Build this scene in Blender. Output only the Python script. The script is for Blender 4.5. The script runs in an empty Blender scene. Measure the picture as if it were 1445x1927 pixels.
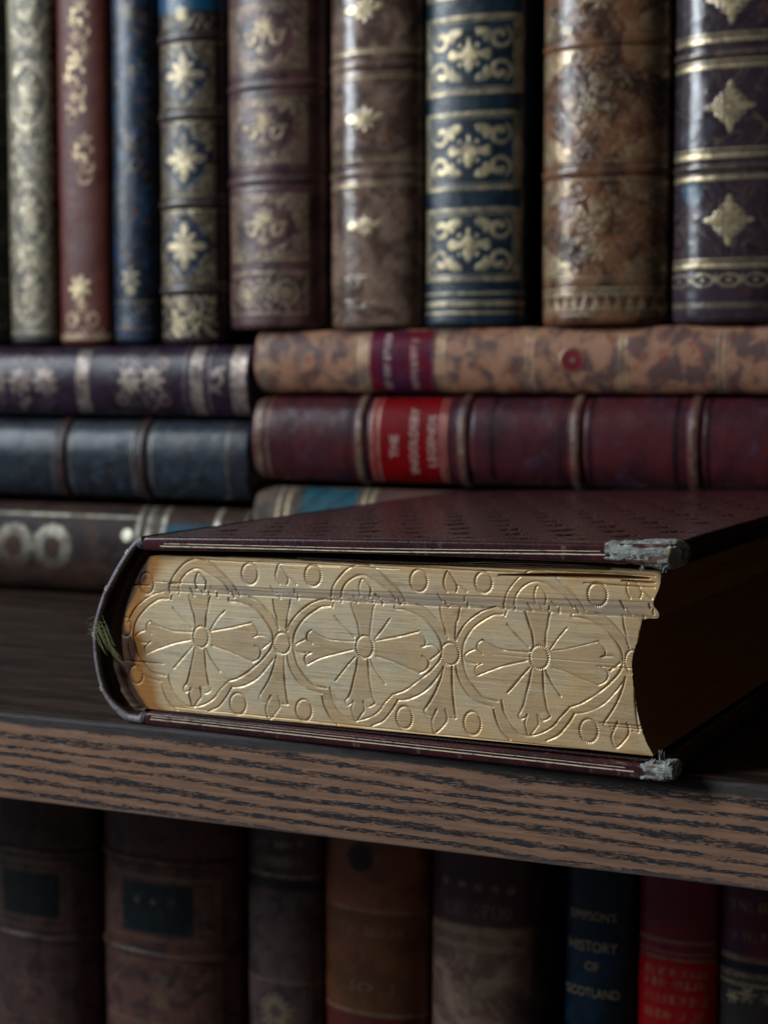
import bpy, math, random
import numpy as np
from mathutils import Vector, noise as mnoise
R = math.radians
CM = 0.01
sc = bpy.context.scene
C = sc.collection
# ---------------------------------------------------------------- camera, world, light, exposure
cam_d = bpy.data.cameras.new('camera'); cam = bpy.data.objects.new('camera', cam_d); C.objects.link(cam)
YAW, PITCH = R(23.8), R(4.43)
cam.location = (0.199, -0.452, 0.110)
cam.rotation_euler = (R(90) - PITCH, 0, YAW)
cam_d.sensor_fit = 'HORIZONTAL'; cam_d.sensor_width = 36.0
cam_d.lens = 36.0 * 3135.0 / 1445.0
cam_d.clip_start = 0.02; cam_d.clip_end = 50
cam_d.dof.use_dof = True; cam_d.dof.focus_distance = 0.487; cam_d.dof.aperture_fstop = 16.0
sc.camera = cam
world = bpy.data.worlds.new('World'); sc.world = world; world.use_nodes = True
bg = world.node_tree.nodes['Background']; bg.inputs[1].default_value = 1.0
# a dim room: a little brighter towards the window side, nearly dark on the other
_t = world.node_tree; _tc = _t.nodes.new('ShaderNodeTexCoord'); _s = _t.nodes.new('ShaderNodeSeparateXYZ'); _m = _t.nodes.new('ShaderNodeMapRange'); _r = _t.nodes.new('ShaderNodeMix')
_t.links.new(_tc.outputs['Generated'], _s.inputs[0]); _t.links.new(_s.outputs[0], _m.inputs[0]); _m.inputs[1].default_value = 0.25; _m.inputs[2].default_value = -0.8
_r.data_type = 'RGBA'; _r.inputs[6].default_value = (0.030, 0.025, 0.022, 1); _r.inputs[7].default_value = (0.060, 0.066, 0.078, 1)
_t.links.new(_m.outputs[0], _r.inputs[0]); _t.links.new(_r.outputs[2], bg.inputs[0])
def area(name, loc, target, sx, sy, power, col):
    l = bpy.data.lights.new(name, 'AREA'); l.shape = 'RECTANGLE'; l.size = sx; l.size_y = sy; l.energy = power; l.color = col
    o = bpy.data.objects.new(name, l); C.objects.link(o); o.location = loc
    d = Vector(target) - Vector(loc); o.rotation_euler = d.to_track_quat('-Z', 'Y').to_euler()
    return o
area('window_light', (-1.90, -1.15, 1.10), (-0.04, 0.05, 0.10), 0.52, 1.30, 66, (0.83, 0.92, 1.0))
sc.view_settings.view_transform = 'Standard'; sc.view_settings.look = 'None'
sc.view_settings.exposure = 0.0; sc.view_settings.gamma = 1.0
sc.view_settings.use_curve_mapping = False

# ---------------------------------------------------------------- helpers
def empty(name, loc, rot=(0, 0, 0)):
    o = bpy.data.objects.new(name, None); C.objects.link(o); o.location = [c * CM for c in loc]; o.rotation_euler = rot
    o.empty_display_size = 0.02
    return o
def tag(o, label=None, cat=None, group=None, kind=None):
    if label: o['label'] = label
    if cat: o['category'] = cat
    if group: o['group'] = group
    if kind: o['kind'] = kind
    return o
def raw_mesh(name, co, faces, mat, parent=None, attrs=None, smooth=True):
    """co (n,3) in cm, faces (m,4) or list; ONE mesh object"""
    me = bpy.data.meshes.new(name)
    co = np.asarray(co, dtype=np.float64) * CM
    if isinstance(faces, np.ndarray):
        m, k = faces.shape
        me.vertices.add(len(co)); me.vertices.foreach_set('co', co.ravel())
        me.loops.add(m * k); me.loops.foreach_set('vertex_index', faces.ravel().astype(np.int32))
        me.polygons.add(m); me.polygons.foreach_set('loop_start', np.arange(0, m * k, k, dtype=np.int32))
        try: me.polygons.foreach_set('loop_total', np.full(m, k, dtype=np.int32))
        except Exception: pass
        me.update(calc_edges=True)
    else:
        me.from_pydata([tuple(c) for c in co], [], faces)
    if attrs:
        for k_, a in attrs.items():
            a = np.asarray(a, dtype=np.float32)
            if a.ndim == 2:
                at = me.attributes.new(k_, 'FLOAT_COLOR', 'POINT'); at.data.foreach_set('color', a.ravel())
            else:
                at = me.attributes.new(k_, 'FLOAT', 'POINT'); at.data.foreach_set('value', a.ravel())
    me.polygons.foreach_set('use_smooth', np.full(len(me.polygons), smooth))
    me.validate(); me.update()
    o = bpy.data.objects.new(name, me); C.objects.link(o)
    if mat: me.materials.append(mat)
    if parent: o.parent = parent
    return o
def gfaces(nu, nv, base=0, flip=False, wrap=False):
    i, j = np.meshgrid(np.arange(nu if wrap else nu - 1), np.arange(nv - 1), indexing='ij')
    i2 = (i + 1) % nu
    f = np.stack([i * nv + j, i2 * nv + j, i2 * nv + j + 1, i * nv + j + 1], -1).reshape(-1, 4) + base
    return f[:, ::-1] if flip else f
def grid(name, P, mat, parent=None, attrs=None, flip=False, wrap=False):
    nu, nv = P.shape[:2]
    at = {k: (a.reshape(-1, 4) if a.ndim == 3 else a.reshape(-1)) for k, a in (attrs or {}).items()}
    return raw_mesh(name, P.reshape(-1, 3), gfaces(nu, nv, 0, flip, wrap), mat, parent, at)
class MB:
    """collects pieces of one part into one mesh"""
    def __init__(s): s.v = []; s.f = []
    def box(s, x0, x1, y0, y1, z0, z1):
        b = len(s.v)
        s.v += [(x0, y0, z0), (x1, y0, z0), (x1, y1, z0), (x0, y1, z0), (x0, y0, z1), (x1, y0, z1), (x1, y1, z1), (x0, y1, z1)]
        s.f += [[b + i for i in q] for q in ((0, 3, 2, 1), (4, 5, 6, 7), (0, 1, 5, 4), (1, 2, 6, 5), (2, 3, 7, 6), (3, 0, 4, 7))]
        return s
    def tube(s, pts, rad, n=6):
        b = len(s.v); pts = [Vector(p) for p in pts]
        for i, p in enumerate(pts):
            d = (pts[min(i + 1, len(pts) - 1)] - pts[max(i - 1, 0)]).normalized()
            a = d.orthogonal().normalized(); c = d.cross(a)
            r = rad[i] if hasattr(rad, '__len__') else rad
            for k in range(n):
                t = 2 * math.pi * k / n; s.v.append(tuple(p + a * (r * math.cos(t)) + c * (r * math.sin(t))))
        for i in range(len(pts) - 1):
            for k in range(n):
                k2 = (k + 1) % n
                s.f.append([b + i * n + k, b + i * n + k2, b + (i + 1) * n + k2, b + (i + 1) * n + k])
        return s
    def build(s, name, mat, parent=None, smooth=False, bevel=0):
        o = raw_mesh(name, np.array(s.v), s.f, mat, parent, smooth=smooth)
        if bevel:
            m = o.modifiers.new('bevel', 'BEVEL'); m.width = bevel * CM; m.segments = 3; m.limit_method = 'ANGLE'
        return o
def spline(pts, n=10):
    """Catmull-Rom through the points"""
    P = np.array(pts, float)
    if len(P) < 3: 
        t = np.linspace(0, 1, n)[:, None]; return P[0] * (1 - t) + P[-1] * t
    Q = np.vstack([2 * P[0] - P[1], P, 2 * P[-1] - P[-2]]); out = []
    for i in range(1, len(Q) - 2):
        p0, p1, p2, p3 = Q[i - 1], Q[i], Q[i + 1], Q[i + 2]
        for t in np.linspace(0, 1, n, endpoint=False):
            out.append(0.5 * ((2 * p1) + (-p0 + p2) * t + (2 * p0 - 5 * p1 + 4 * p2 - p3) * t ** 2 + (-p0 + 3 * p1 - 3 * p2 + p3) * t ** 3))
    out.append(P[-1]); return np.array(out)
def vnoise(X, Y, seed=0, octv=3):
    """vectorised value noise, about -1..1"""
    out = np.zeros(np.broadcast(X, Y).shape); amp = 1.0; tot = 0
    for o in range(octv):
        rs = np.random.RandomState(seed * 17 + o * 101 + 5); T = rs.rand(256, 256) * 2 - 1
        x = X * 2 ** o + 37.7 * o; y = Y * 2 ** o + 11.3 * o
        xi = np.floor(x).astype(int); yi = np.floor(y).astype(int); fx = x - xi; fy = y - yi
        fx = fx * fx * (3 - 2 * fx); fy = fy * fy * (3 - 2 * fy)
        g = lambda a, b: T[a % 256, b % 256]
        out = out + amp * ((g(xi, yi) * (1 - fx) + g(xi + 1, yi) * fx) * (1 - fy) + (g(xi, yi + 1) * (1 - fx) + g(xi + 1, yi + 1) * fx) * fy)
        tot += amp; amp *= 0.5
    return out / tot
def srgb(r, g, b):
    f = lambda c: (c / 255 / 12.92) if c / 255 <= 0.04045 else ((c / 255 + 0.055) / 1.055) ** 2.4
    return (f(r), f(g), f(b), 1.0)

# ---------------------------------------------------------------- materials
class NT:
    def __init__(s, name):
        s.m = bpy.data.materials.new(name); s.m.use_nodes = True; s.t = s.m.node_tree
        s.p = s.t.nodes['Principled BSDF']
        tc = s.t.nodes.new('ShaderNodeTexCoord'); mp = s.t.nodes.new('ShaderNodeMapping'); mp.inputs['Scale'].default_value = (100, 100, 100)
        s.t.links.new(tc.outputs['Object'], mp.inputs[0]); s.co = mp.outputs[0]
    def link(s, a, b): s.t.links.new(a, b)
    def scale(s, x, y, z, loc=(0, 0, 0), rot=(0, 0, 0)):
        n = s.t.nodes.new('ShaderNodeMapping'); n.inputs['Scale'].default_value = (x, y, z); n.inputs['Location'].default_value = loc
        n.inputs['Rotation'].default_value = rot; s.link(s.co, n.inputs[0]); return n.outputs[0]
    def noise(s, sc_, detail=4, rough=0.55, co=None, dist=0.0):
        n = s.t.nodes.new('ShaderNodeTexNoise'); n.inputs['Scale'].default_value = sc_; n.inputs['Detail'].default_value = detail
        n.inputs['Roughness'].default_value = rough; n.inputs['Distortion'].default_value = dist
        s.link(co or s.co, n.inputs['Vector']); return n.outputs['Fac']
    def vor(s, sc_, co=None):
        n = s.t.nodes.new('ShaderNodeTexVoronoi'); n.inputs['Scale'].default_value = sc_; s.link(co or s.co, n.inputs['Vector']); return n.outputs['Distance']
    def ramp(s, fac, a, b, lo=0.0, hi=1.0):
        n = s.t.nodes.new('ShaderNodeMapRange'); n.interpolation_type = 'SMOOTHSTEP'
        n.inputs[1].default_value = a; n.inputs[2].default_value = b; n.inputs[3].default_value = lo; n.inputs[4].default_value = hi
        s.link(fac, n.inputs[0]); return n.outputs[0]
    def math(s, op, a, b=None, c=None):
        n = s.t.nodes.new('ShaderNodeMath'); n.operation = op
        for i, v in enumerate((a, b, c)):
            if v is None: continue
            if isinstance(v, (int, float)): n.inputs[i].default_value = v
            else: s.link(v, n.inputs[i])
        return n.outputs[0]
    def mix(s, fac, a, b, mode='MIX'):
        n = s.t.nodes.new('ShaderNodeMix'); n.data_type = 'RGBA'; n.blend_type = mode
        for i, v in ((0, fac), (6, a), (7, b)):
            if isinstance(v, (int, float)): n.inputs[i].default_value = v
            elif isinstance(v, tuple): n.inputs[i].default_value = v
            else: s.link(v, n.inputs[i])
        return n.outputs[2]
    def mixf(s, fac, a, b):
        n = s.t.nodes.new('ShaderNodeMix'); n.data_type = 'FLOAT'
        for i, v in ((0, fac), (2, a), (3, b)):
            if isinstance(v, (int, float)): n.inputs[i].default_value = v
            else: s.link(v, n.inputs[i])
        return n.outputs[0]
    def attr(s, name):
        n = s.t.nodes.new('ShaderNodeAttribute'); n.attribute_name = name; return n
    def sep(s, co=None):
        n = s.t.nodes.new('ShaderNodeSeparateXYZ'); s.link(co or s.co, n.inputs[0]); return n.outputs
    def comb(s, x, y, z):
        n = s.t.nodes.new('ShaderNodeCombineXYZ')
        for i, v in enumerate((x, y, z)):
            if isinstance(v, (int, float)): n.inputs[i].default_value = v
            else: s.link(v, n.inputs[i])
        return n.outputs[0]
    def bump(s, h, strength=0.3, dist_cm=0.02, prev=None):
        n = s.t.nodes.new('ShaderNodeBump'); n.inputs['Strength'].default_value = strength; n.inputs['Distance'].default_value = dist_cm * CM
        s.link(h, n.inputs['Height']); 
        if prev: s.link(prev, n.inputs['Normal'])
        return n.outputs[0]
    def out(s, base=None, rough=None, metal=None, normal=None, spec=None, coat=None):
        for k, v in (('Base Color', base), ('Roughness', rough), ('Metallic', metal), ('Normal', normal), ('Specular IOR Level', spec), ('Coat Weight', coat)):
            if v is None: continue
            if isinstance(v, (int, float, tuple)): s.p.inputs[k].default_value = v
            else: s.link(v, s.p.inputs[k])
        return s.m
GOLD = (0.66, 0.53, 0.31, 1)
def leather(name, c1, c2, mscale=1.2, thr=(0.45, 0.62), c3=None, rough=0.36, bump=0.35, gold=GOLD, wear=0.5, dust=0.10, off=0.0, decorated=True, spec=0.42):
    """mottled leather; 'gilt' (0..1) and 'paint' (rgba) come from the mesh"""
    t = NT(name)
    co = t.scale(1, 1, 1, (off, off * 1.7, off * 0.6))
    n1 = t.noise(mscale, 5, 0.6, co, 0.6)
    col = t.mix(t.ramp(n1, *thr), c1, c2)
    if c3:
        n3 = t.noise(mscale * 1.7, 4, 0.6, t.scale(1, 1, 1, (off + 9, 4, 2)), 0.8)
        col = t.mix(t.ramp(n3, 0.58, 0.68, 0, 0.8), col, c3)
    nf = t.noise(9, 5, 0.65, co)
    col = t.mix(t.ramp(nf, 0.3, 0.75, 0.0, 0.55), col, (0.35, 0.33, 0.32, 1), 'MULTIPLY')
    if decorated:
      p = t.attr('paint'); pc = t.mix(t.ramp(nf, 0.3, 0.8, 0.0, 0.4), p.outputs['Color'], (0.5, 0.45, 0.42, 1), 'MULTIPLY')
      col = t.mix(p.outputs['Alpha'], col, pc)
    # rubbed, dusty patches
    nd = t.noise(2.3, 6, 0.7, t.scale(1, 1, 0.5, (3 + off, 1, 5)))
    col = t.mix(t.ramp(nd, 0.5, 0.75, 0, dust), col, (0.30, 0.26, 0.22, 1))
    g = t.attr('gilt').outputs['Fac']
    w = t.ramp(t.noise(6, 8, 0.82, t.scale(1, 1, 1, (off, 2, 8))), 0.36, 0.36 + 0.26 * wear + 0.03, 0.10, 1)
    w2 = t.ramp(t.noise(0.9, 4, 0.7, t.scale(1, 1, 1, (off + 4, 6, 1))), 0.36, 0.58, 0.38, 1)
    g2 = t.math('MULTIPLY', t.math('MULTIPLY', g, w), w2)
    gc = t.mix(t.ramp(t.noise(3.1, 3), 0.3, 0.7), gold, (gold[0] * 0.72, gold[1] * 0.70, gold[2] * 0.66, 1))
    col = t.mix(g2, col, gc)
    h = t.math('ADD', t.math('MULTIPLY', t.vor(16), 0.5), t.noise(30, 4, 0.6))
    b = t.bump(h, bump, 0.02)
    b = t.bump(g, 0.5, 0.03, b)
    ro = t.math('ADD', t.ramp(nf, 0.3, 0.8, rough - 0.13, rough + 0.07), 0.0)
    return t.out(col, t.mixf(g2, ro, 0.36), t.math('MULTIPLY', g2, 0.75), b, t.mixf(g2, spec, 0.5))
def plain(name, col, rough=0.5, metal=0.0, var=0.3, scale=4, bump=0.2, spec=0.5):
    t = NT(name); n = t.noise(scale, 5, 0.6)
    c = t.mix(t.ramp(n, 0.3, 0.75, 0, var), col, (0.25, 0.22, 0.2, 1), 'MULTIPLY')
    return t.out(c, t.ramp(n, 0.2, 0.8, max(rough - 0.08, 0.02), rough + 0.08), metal, t.bump(t.noise(scale * 7, 4), bump, 0.02), spec)
M = {}
M['paper'] = plain('aged_paper', (0.30, 0.22, 0.13, 1), 0.8, scale=12)
M['lettering'] = plain('gilt_lettering', (0.62, 0.50, 0.30, 1), 0.38, 0.5, scale=9)
M['silver'] = plain('worn_pale_lettering', (0.50, 0.36, 0.30, 1), 0.5, 0.1, scale=9)

# ---------------------------------------------------------------- bookcase
def wood_edge():
    t = NT('striped_wood_edge'); x, y, z = t.sep()
    warp = t.noise(1.0, 3, 0.5, t.scale(0.05, 0.05, 0.55, (3, 0, 1)))
    warp2 = t.noise(1.0, 2, 0.5, t.scale(0.35, 0.3, 1.5, (7, 0, 2)))
    zz = t.math('ADD', t.math('ADD', z, t.math('MULTIPLY', x, 0.026)), t.math('MULTIPLY', warp, 1.1))
    zz = t.math('ADD', zz, t.math('MULTIPLY', warp2, 0.22))
    wv = t.ramp(t.math('SINE', t.math('MULTIPLY', zz, 2 * math.pi / 0.42)), -1.0, 1.0, -0.75, 0.80)
    n1 = t.noise(1.0, 8, 0.82, t.scale(1.05, 2, 11))          # ragged flecks along the grain
    n2 = t.noise(1.0, 6, 0.8, t.scale(3.2, 2, 25, (5, 5, 5)))
    n3 = t.noise(1.0, 6, 0.8, t.scale(3.2, 2, 34, (1, 5, 9)))
    patch = t.noise(1.0, 2, 0.5, t.scale(0.22, 1, 1.1, (1, 9, 4)))
    v = t.math('ADD', t.math('MULTIPLY', wv, 0.52), t.math('MULTIPLY', t.math('SUBTRACT', n1, 0.5), 3.6))
    v = t.math('ADD', v, t.math('MULTIPLY', t.math('SUBTRACT', n2, 0.5), 3.4))
    v = t.math('ADD', v, t.math('MULTIPLY', t.math('SUBTRACT', patch, 0.5), 0.5))
    dark = t.math('MAXIMUM', t.ramp(v, 0.24, 0.36), t.math('MULTIPLY', t.ramp(n3, 0.60, 0.66), 0.8))
    tone = t.noise(1.0, 4, 0.6, t.scale(0.5, 1, 9))
    brown = t.mix(t.ramp(tone, 0.3, 0.7), (0.34, 0.190, 0.115, 1), (0.22, 0.122, 0.080, 1))
    grain = t.mix(t.ramp(n2, 0.4, 0.7), (0.040, 0.040, 0.045, 1), (0.016, 0.016, 0.020, 1))
    col = t.mix(dark, brown, grain)
    # the worn laminate lip along the top of the edge and along its foot
    ragged = t.math('ADD', z, t.math('MULTIPLY', t.math('SUBTRACT', t.noise(1.0, 5, 0.7, t.scale(0.6, 1, 3)), 0.5), 0.35))
    top = t.ramp(ragged, -0.42, -0.30)
    col = t.mix(top, col, t.mix(t.ramp(n1, 0.35, 0.65), (0.036, 0.036, 0.040, 1), (0.075, 0.060, 0.052, 1)))
    foot = t.ramp(z, -2.90, -2.68, 1, 0)
    col = t.mix(t.math('MULTIPLY', foot, 0.5), col, (0.16, 0.12, 0.10, 1))
    b = t.bump(t.math('SUBTRACT', t.math('MULTIPLY', n2, 0.6), dark), 0.55, 0.02)
    return t.out(col, t.mixf(dark, 0.55, 0.65), 0.0, b, 0.16)
def wood_top():
    t = NT('dark_wood_board')
    n = t.noise(1.0, 6, 0.65, t.scale(0.12, 1.6, 1.6)); n2 = t.noise(1.0, 5, 0.7, t.scale(0.8, 14, 14))
    c = t.mix(t.ramp(n, 0.35, 0.65), (0.016, 0.010, 0.008, 1), (0.075, 0.044, 0.030, 1))
    c = t.mix(t.ramp(n2, 0.48, 0.62, 0, 0.75), c, (0.010, 0.008, 0.008, 1))
    return t.out(c, t.ramp(n2, 0.3, 0.7, 0.40, 0.58), 0.0, t.bump(n2, 0.4, 0.02), 0.12)
M['wood_edge'] = wood_edge(); M['wood_top'] = wood_top()
M['back'] = plain('dark_back_panel', (0.010, 0.008, 0.008, 1), 0.7, scale=1, spec=0.1)
case = empty('bookcase', (0, 0, 0))
tag(case, 'dark wooden bookcase whose shelf edge shows brown wood with black grain streaks', 'bookcase')
def shelf(zt, name='shelf_board'):
    th = 2.93
    # cross-section with rounded front edges, extruded along x
    sec = [(60, 0)] + [(0.30 + 0.001, 0)]
    for a in np.linspace(90, 180, 7): sec.append((0.16 + 0.16 * math.cos(R(a)), -0.16 + 0.16 * math.sin(R(a))))
    for a in np.linspace(180, 270, 5): sec.append((0.08 + 0.08 * math.cos(R(a)), -th + 0.08 + 0.08 * math.sin(R(a))))
    sec.append((60, -th))
    xs = np.linspace(-70, 50, 241)
    P = np.zeros((len(xs), len(sec), 3))
    for j, (y, z) in enumerate(sec):
        P[:, j, 0] = xs; P[:, j, 1] = y; P[:, j, 2] = z
    wob = vnoise(xs * 0.9, xs * 0, 3, 4) * 0.012
    P[:, 2:14, 1] += wob[:, None]
    o = grid(name, P, M['wood_top'], case, flip=True)
    o.location.z = zt * CM
    return o
sb = shelf(0.0)
sb.data.materials.append(M['wood_edge'])
mi = np.zeros(len(sb.data.polygons), dtype=np.int32)
cen = np.zeros(len(sb.data.polygons) * 3); sb.data.polygons.foreach_get('center', cen); cen = cen.reshape(-1, 3)
mi[(cen[:, 1] < 0.0020)] = 1
sb.data.polygons.foreach_set('material_index', mi)
shelf(-34.0)
MB().box(-70, 50, 50, 51.5, -37, 60).build('back_panel', M['back'], case)

# engraved pattern of the gilt edge, in cm on the page block face (one motif and the figure between two motifs)
PAT = {"unit":[[[-0.169,0.307],[-0.234,0.718],[-0.287,0.862],[-0.383,1.15],[-0.446,1.302]],[[0.173,0.306],[0.201,0.699],[0.251,0.897],[0.28,1.143],[0.34,1.331]],[[-0.226,-0.36],[-0.291,-0.71],[-0.378,-1.062],[-0.469,-1.415],[-0.562,-1.631]],[[0.111,-0.359],[0.135,-0.724],[0.168,-1.016],[0.217,-1.355],[0.27,-1.557]],[[-0.562,-1.631],[-0.635,-1.751],[-0.561,-1.849],[-0.414,-1.766],[-0.363,-1.702]],[[0.27,-1.557],[0.339,-1.688],[0.236,-1.786],[0.107,-1.832],[-0.008,-1.695]],[[-0.363,-1.702],[-0.424,-1.93],[-0.402,-2.101],[-0.295,-2.329],[-0.125,-2.125],[-0.006,-1.941],[-0.04,-1.673]],[[-1.776,0.381],[-1.536,0.259],[-1.216,0.158],[-0.899,0.131],[-0.323,0.134]],[[-1.932,-0.692],[-1.585,-0.525],[-1.213,-0.377],[-0.897,-0.264],[-0.374,-0.126]],[[-1.776,0.381],[-1.883,0.309],[-1.947,0.205],[-1.909,0.083],[-1.758,-0.02]],[[-1.8,-0.307],[-1.933,-0.392],[-2.003,-0.522],[-1.959,-0.694]],[[-2.016,0.076],[-2.204,-0.013],[-2.339,-0.123],[-2.284,-0.244],[-2.165,-0.335],[-1.96,-0.344]],[[0.349,0.197],[0.758,0.299],[1.164,0.401],[1.766,0.588]],[[0.378,-0.265],[0.815,-0.353],[1.274,-0.511],[1.779,-0.664]],[[1.766,0.588],[1.917,0.455],[1.979,0.291],[1.945,0.168],[1.846,0.137]],[[1.874,-0.15],[2.024,-0.235],[2.066,-0.376],[1.978,-0.551],[1.779,-0.674]],[[1.92,0.166],[2.169,0.209],[2.319,0.148],[2.419,0.036],[2.272,-0.119],[2.124,-0.227]],[[-0.999,0.889],[-0.692,0.589],[-0.324,0.271]],[[0.834,0.911],[0.602,0.629],[0.323,0.244]],[[-0.294,-0.316],[-0.579,-0.634],[-0.971,-1.111]],[[0.189,-0.367],[0.382,-0.704],[0.668,-1.072]],[[-1.143,1.176],[-1.434,1.133],[-1.752,0.964],[-2.073,0.695],[-2.313,0.329],[-2.404,-0.027],[-2.381,-0.326],[-2.255,-0.717],[-2.011,-1.048],[-1.688,-1.321],[-1.287,-1.387]],[[-1.329,1.386],[-1.594,1.321],[-1.914,1.153],[-2.289,0.83],[-2.531,0.514],[-2.611,0.309]],[[-2.609,-0.444],[-2.553,-0.741],[-2.335,-1.125],[-1.955,-1.444],[-1.446,-1.575]],[[0.978,1.308],[1.004,1.227],[1.307,1.217],[1.66,1.11],[2.012,0.917],[2.313,0.602],[2.465,0.326],[2.492,0.089],[2.422,-0.204],[2.128,-0.563],[1.781,-0.881],[1.331,-1.21],[0.977,-1.363]],[[1.707,1.401],[2.008,1.276],[2.309,1.032],[2.559,0.763],[2.686,0.438]],[[2.499,-0.509],[2.28,-0.839],[1.935,-1.206],[1.485,-1.464],[1.08,-1.548]],[[-1.155,-1.35],[-1.1,-1.619],[-0.939,-1.953],[-0.674,-2.226],[-0.358,-2.32],[0.058,-2.206],[0.418,-1.976],[0.673,-1.658],[0.951,-1.365]],[[-1.408,-1.646],[-1.337,-1.939],[-1.149,-2.271],[-0.883,-2.495]],[[0.241,-2.411],[0.575,-2.231],[0.829,-1.938],[1.08,-1.548]],[[-0.777,1.469],[-0.7,1.768],[-0.493,2.024],[-0.183,2.187],[0.127,2.155],[0.488,1.981],[0.847,1.759],[1.027,1.504]],[[-1.108,1.498],[-1.015,1.799],[-0.755,2.157],[-0.444,2.417],[-0.133,2.521],[0.176,2.497],[0.408,2.412],[0.793,2.094],[1.151,1.777],[1.381,1.429]],[[-1.118,1.488],[-1.076,1.362]],[[-1.022,1.282],[-1.064,1.131]],[[-0.75,1.46],[-0.76,1.322]],[[-0.36,1.552],[-0.218,1.331]],[[0.029,1.492],[0.082,1.398]],[[0.287,1.484],[0.278,1.376]],[[0.584,1.477],[0.596,1.332]],[[1.092,1.532],[1.18,1.369]],[[-0.126,1.556],[-0.164,1.798],[-0.052,2.072],[0.207,1.843],[0.184,1.526]],[[0.363,1.634],[0.517,1.522]]],"mid":[[[-0.149,0.533],[-0.194,0.856],[-0.26,1.002],[-0.316,1.35]],[[0.156,0.453],[0.187,0.881],[0.23,1.034],[0.299,1.363]],[[-0.212,-0.403],[-0.31,-0.764],[-0.474,-1.182],[-0.776,-1.69]],[[0.072,-0.381],[0.063,-0.885],[0.103,-1.386],[0.175,-1.808]],[[-0.776,-1.69],[-0.832,-1.797],[-0.748,-1.876],[-0.582,-1.927]],[[-0.417,-1.684],[-0.554,-2.001],[-0.57,-2.206],[-0.459,-2.424],[-0.196,-2.171],[-0.087,-1.958],[-0.153,-1.686]],[[0.175,-1.808],[0.186,-1.908],[0.022,-1.898]],[[0.2,1.856],[0.226,2.057],[-0.047,2.441],[-0.166,2.26],[-0.181,2.034],[-0.072,1.84]],[[0.226,2.057],[0.361,1.989],[0.524,1.874]],[[-0.372,1.748],[-0.234,1.531]],[[-0.18,1.549],[-0.043,1.392]],[[0.454,1.721],[0.471,1.587]],[[0.541,1.577],[0.563,1.414]]],"ufill":[[[-0.169,0.307],[-0.287,0.862],[-0.446,1.302],[-0.384,1.394],[0.34,1.331],[0.251,0.897],[0.173,0.306]],[[-0.226,-0.36],[-0.378,-1.062],[-0.562,-1.631],[-0.363,-1.702],[-0.402,-2.101],[-0.295,-2.329],[-0.006,-1.941],[-0.04,-1.673],[0.27,-1.557],[0.168,-1.016],[0.111,-0.359]],[[-1.776,0.381],[-1.216,0.158],[-0.323,0.134],[-0.374,-0.126],[-1.213,-0.377],[-1.932,-0.692],[-2.003,-0.522],[-1.8,-0.307],[-2.165,-0.335],[-2.339,-0.123],[-2.016,0.076],[-1.947,0.205]],[[0.349,0.197],[0.758,0.299],[1.766,0.588],[1.979,0.291],[1.945,0.168],[2.419,0.036],[2.124,-0.227],[2.066,-0.376],[1.779,-0.664],[0.815,-0.353],[0.378,-0.265]]],"mfill":[[[-0.149,0.533],[-0.26,1.002],[-0.316,1.35],[0.299,1.363],[0.23,1.034],[0.156,0.453]],[[-0.212,-0.403],[-0.474,-1.182],[-0.776,-1.69],[-0.582,-1.927],[-0.459,-2.424],[-0.087,-1.958],[0.175,-1.808],[0.072,-0.381]],[[0.2,1.856],[0.226,2.057],[-0.047,2.441],[-0.166,2.26],[-0.072,1.84]]],"bands":[[[-1.223,1.284],[-1.833,1.058],[-2.181,0.762],[-2.503,0.266],[-2.511,-0.436],[-2.309,-0.872],[-1.821,-1.383],[-1.287,-1.486],[-1.232,-1.78],[-1.017,-2.159],[-0.646,-2.422],[-0.149,-2.414],[0.368,-2.177],[0.776,-1.796],[1.029,-1.456],[1.408,-1.349],[1.858,-1.044],[2.204,-0.701],[2.473,-0.344],[2.566,0.142],[2.488,0.471],[2.186,0.952],[1.809,1.24],[1.357,1.331]],[[-0.934,1.484],[-0.857,1.808],[-0.598,2.116],[-0.287,2.328],[0.126,2.349],[0.486,2.198],[0.896,1.907],[1.204,1.491]]],"ovals":[[3.847,5.069,0.288,0.333],[6.094,5.136,0.277,0.326],[9.665,5.162,0.277,0.332],[11.745,5.225,0.267,0.311],[15.214,5.065,0.282,0.331],[3.369,0.924,0.293,0.339],[5.742,0.931,0.281,0.331],[9.18,1.009,0.264,0.338],[11.395,1.036,0.27,0.347],[14.986,1.152,0.269,0.336],[2.007,2.957,0.279,0.34],[4.979,2.961,0.284,0.331],[7.843,3.048,0.287,0.34],[10.671,3.044,0.29,0.331],[13.473,3.144,0.284,0.338],[16.262,3.227,0.231,0.329],[-0.019,4.562,0.267,0.344],[-0.889,3.09,0.251,0.313],[-0.473,1.551,0.27,0.297]],"left":[[-0.027,5.438],[-0.448,4.85],[-0.704,4.317],[-0.944,3.608],[-1.08,2.903],[-1.048,2.206],[-0.89,1.606],[-0.647,1.014],[-0.197,0.476]],"right":[[17.04,5.774],[17.014,5.448],[16.839,4.92],[16.963,4.676],[16.951,4.497],[16.555,4.428],[16.408,3.926],[16.26,3.392],[16.234,3.015],[16.303,2.42],[16.435,1.68],[16.627,1.096],[16.879,0.64]]}

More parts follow.
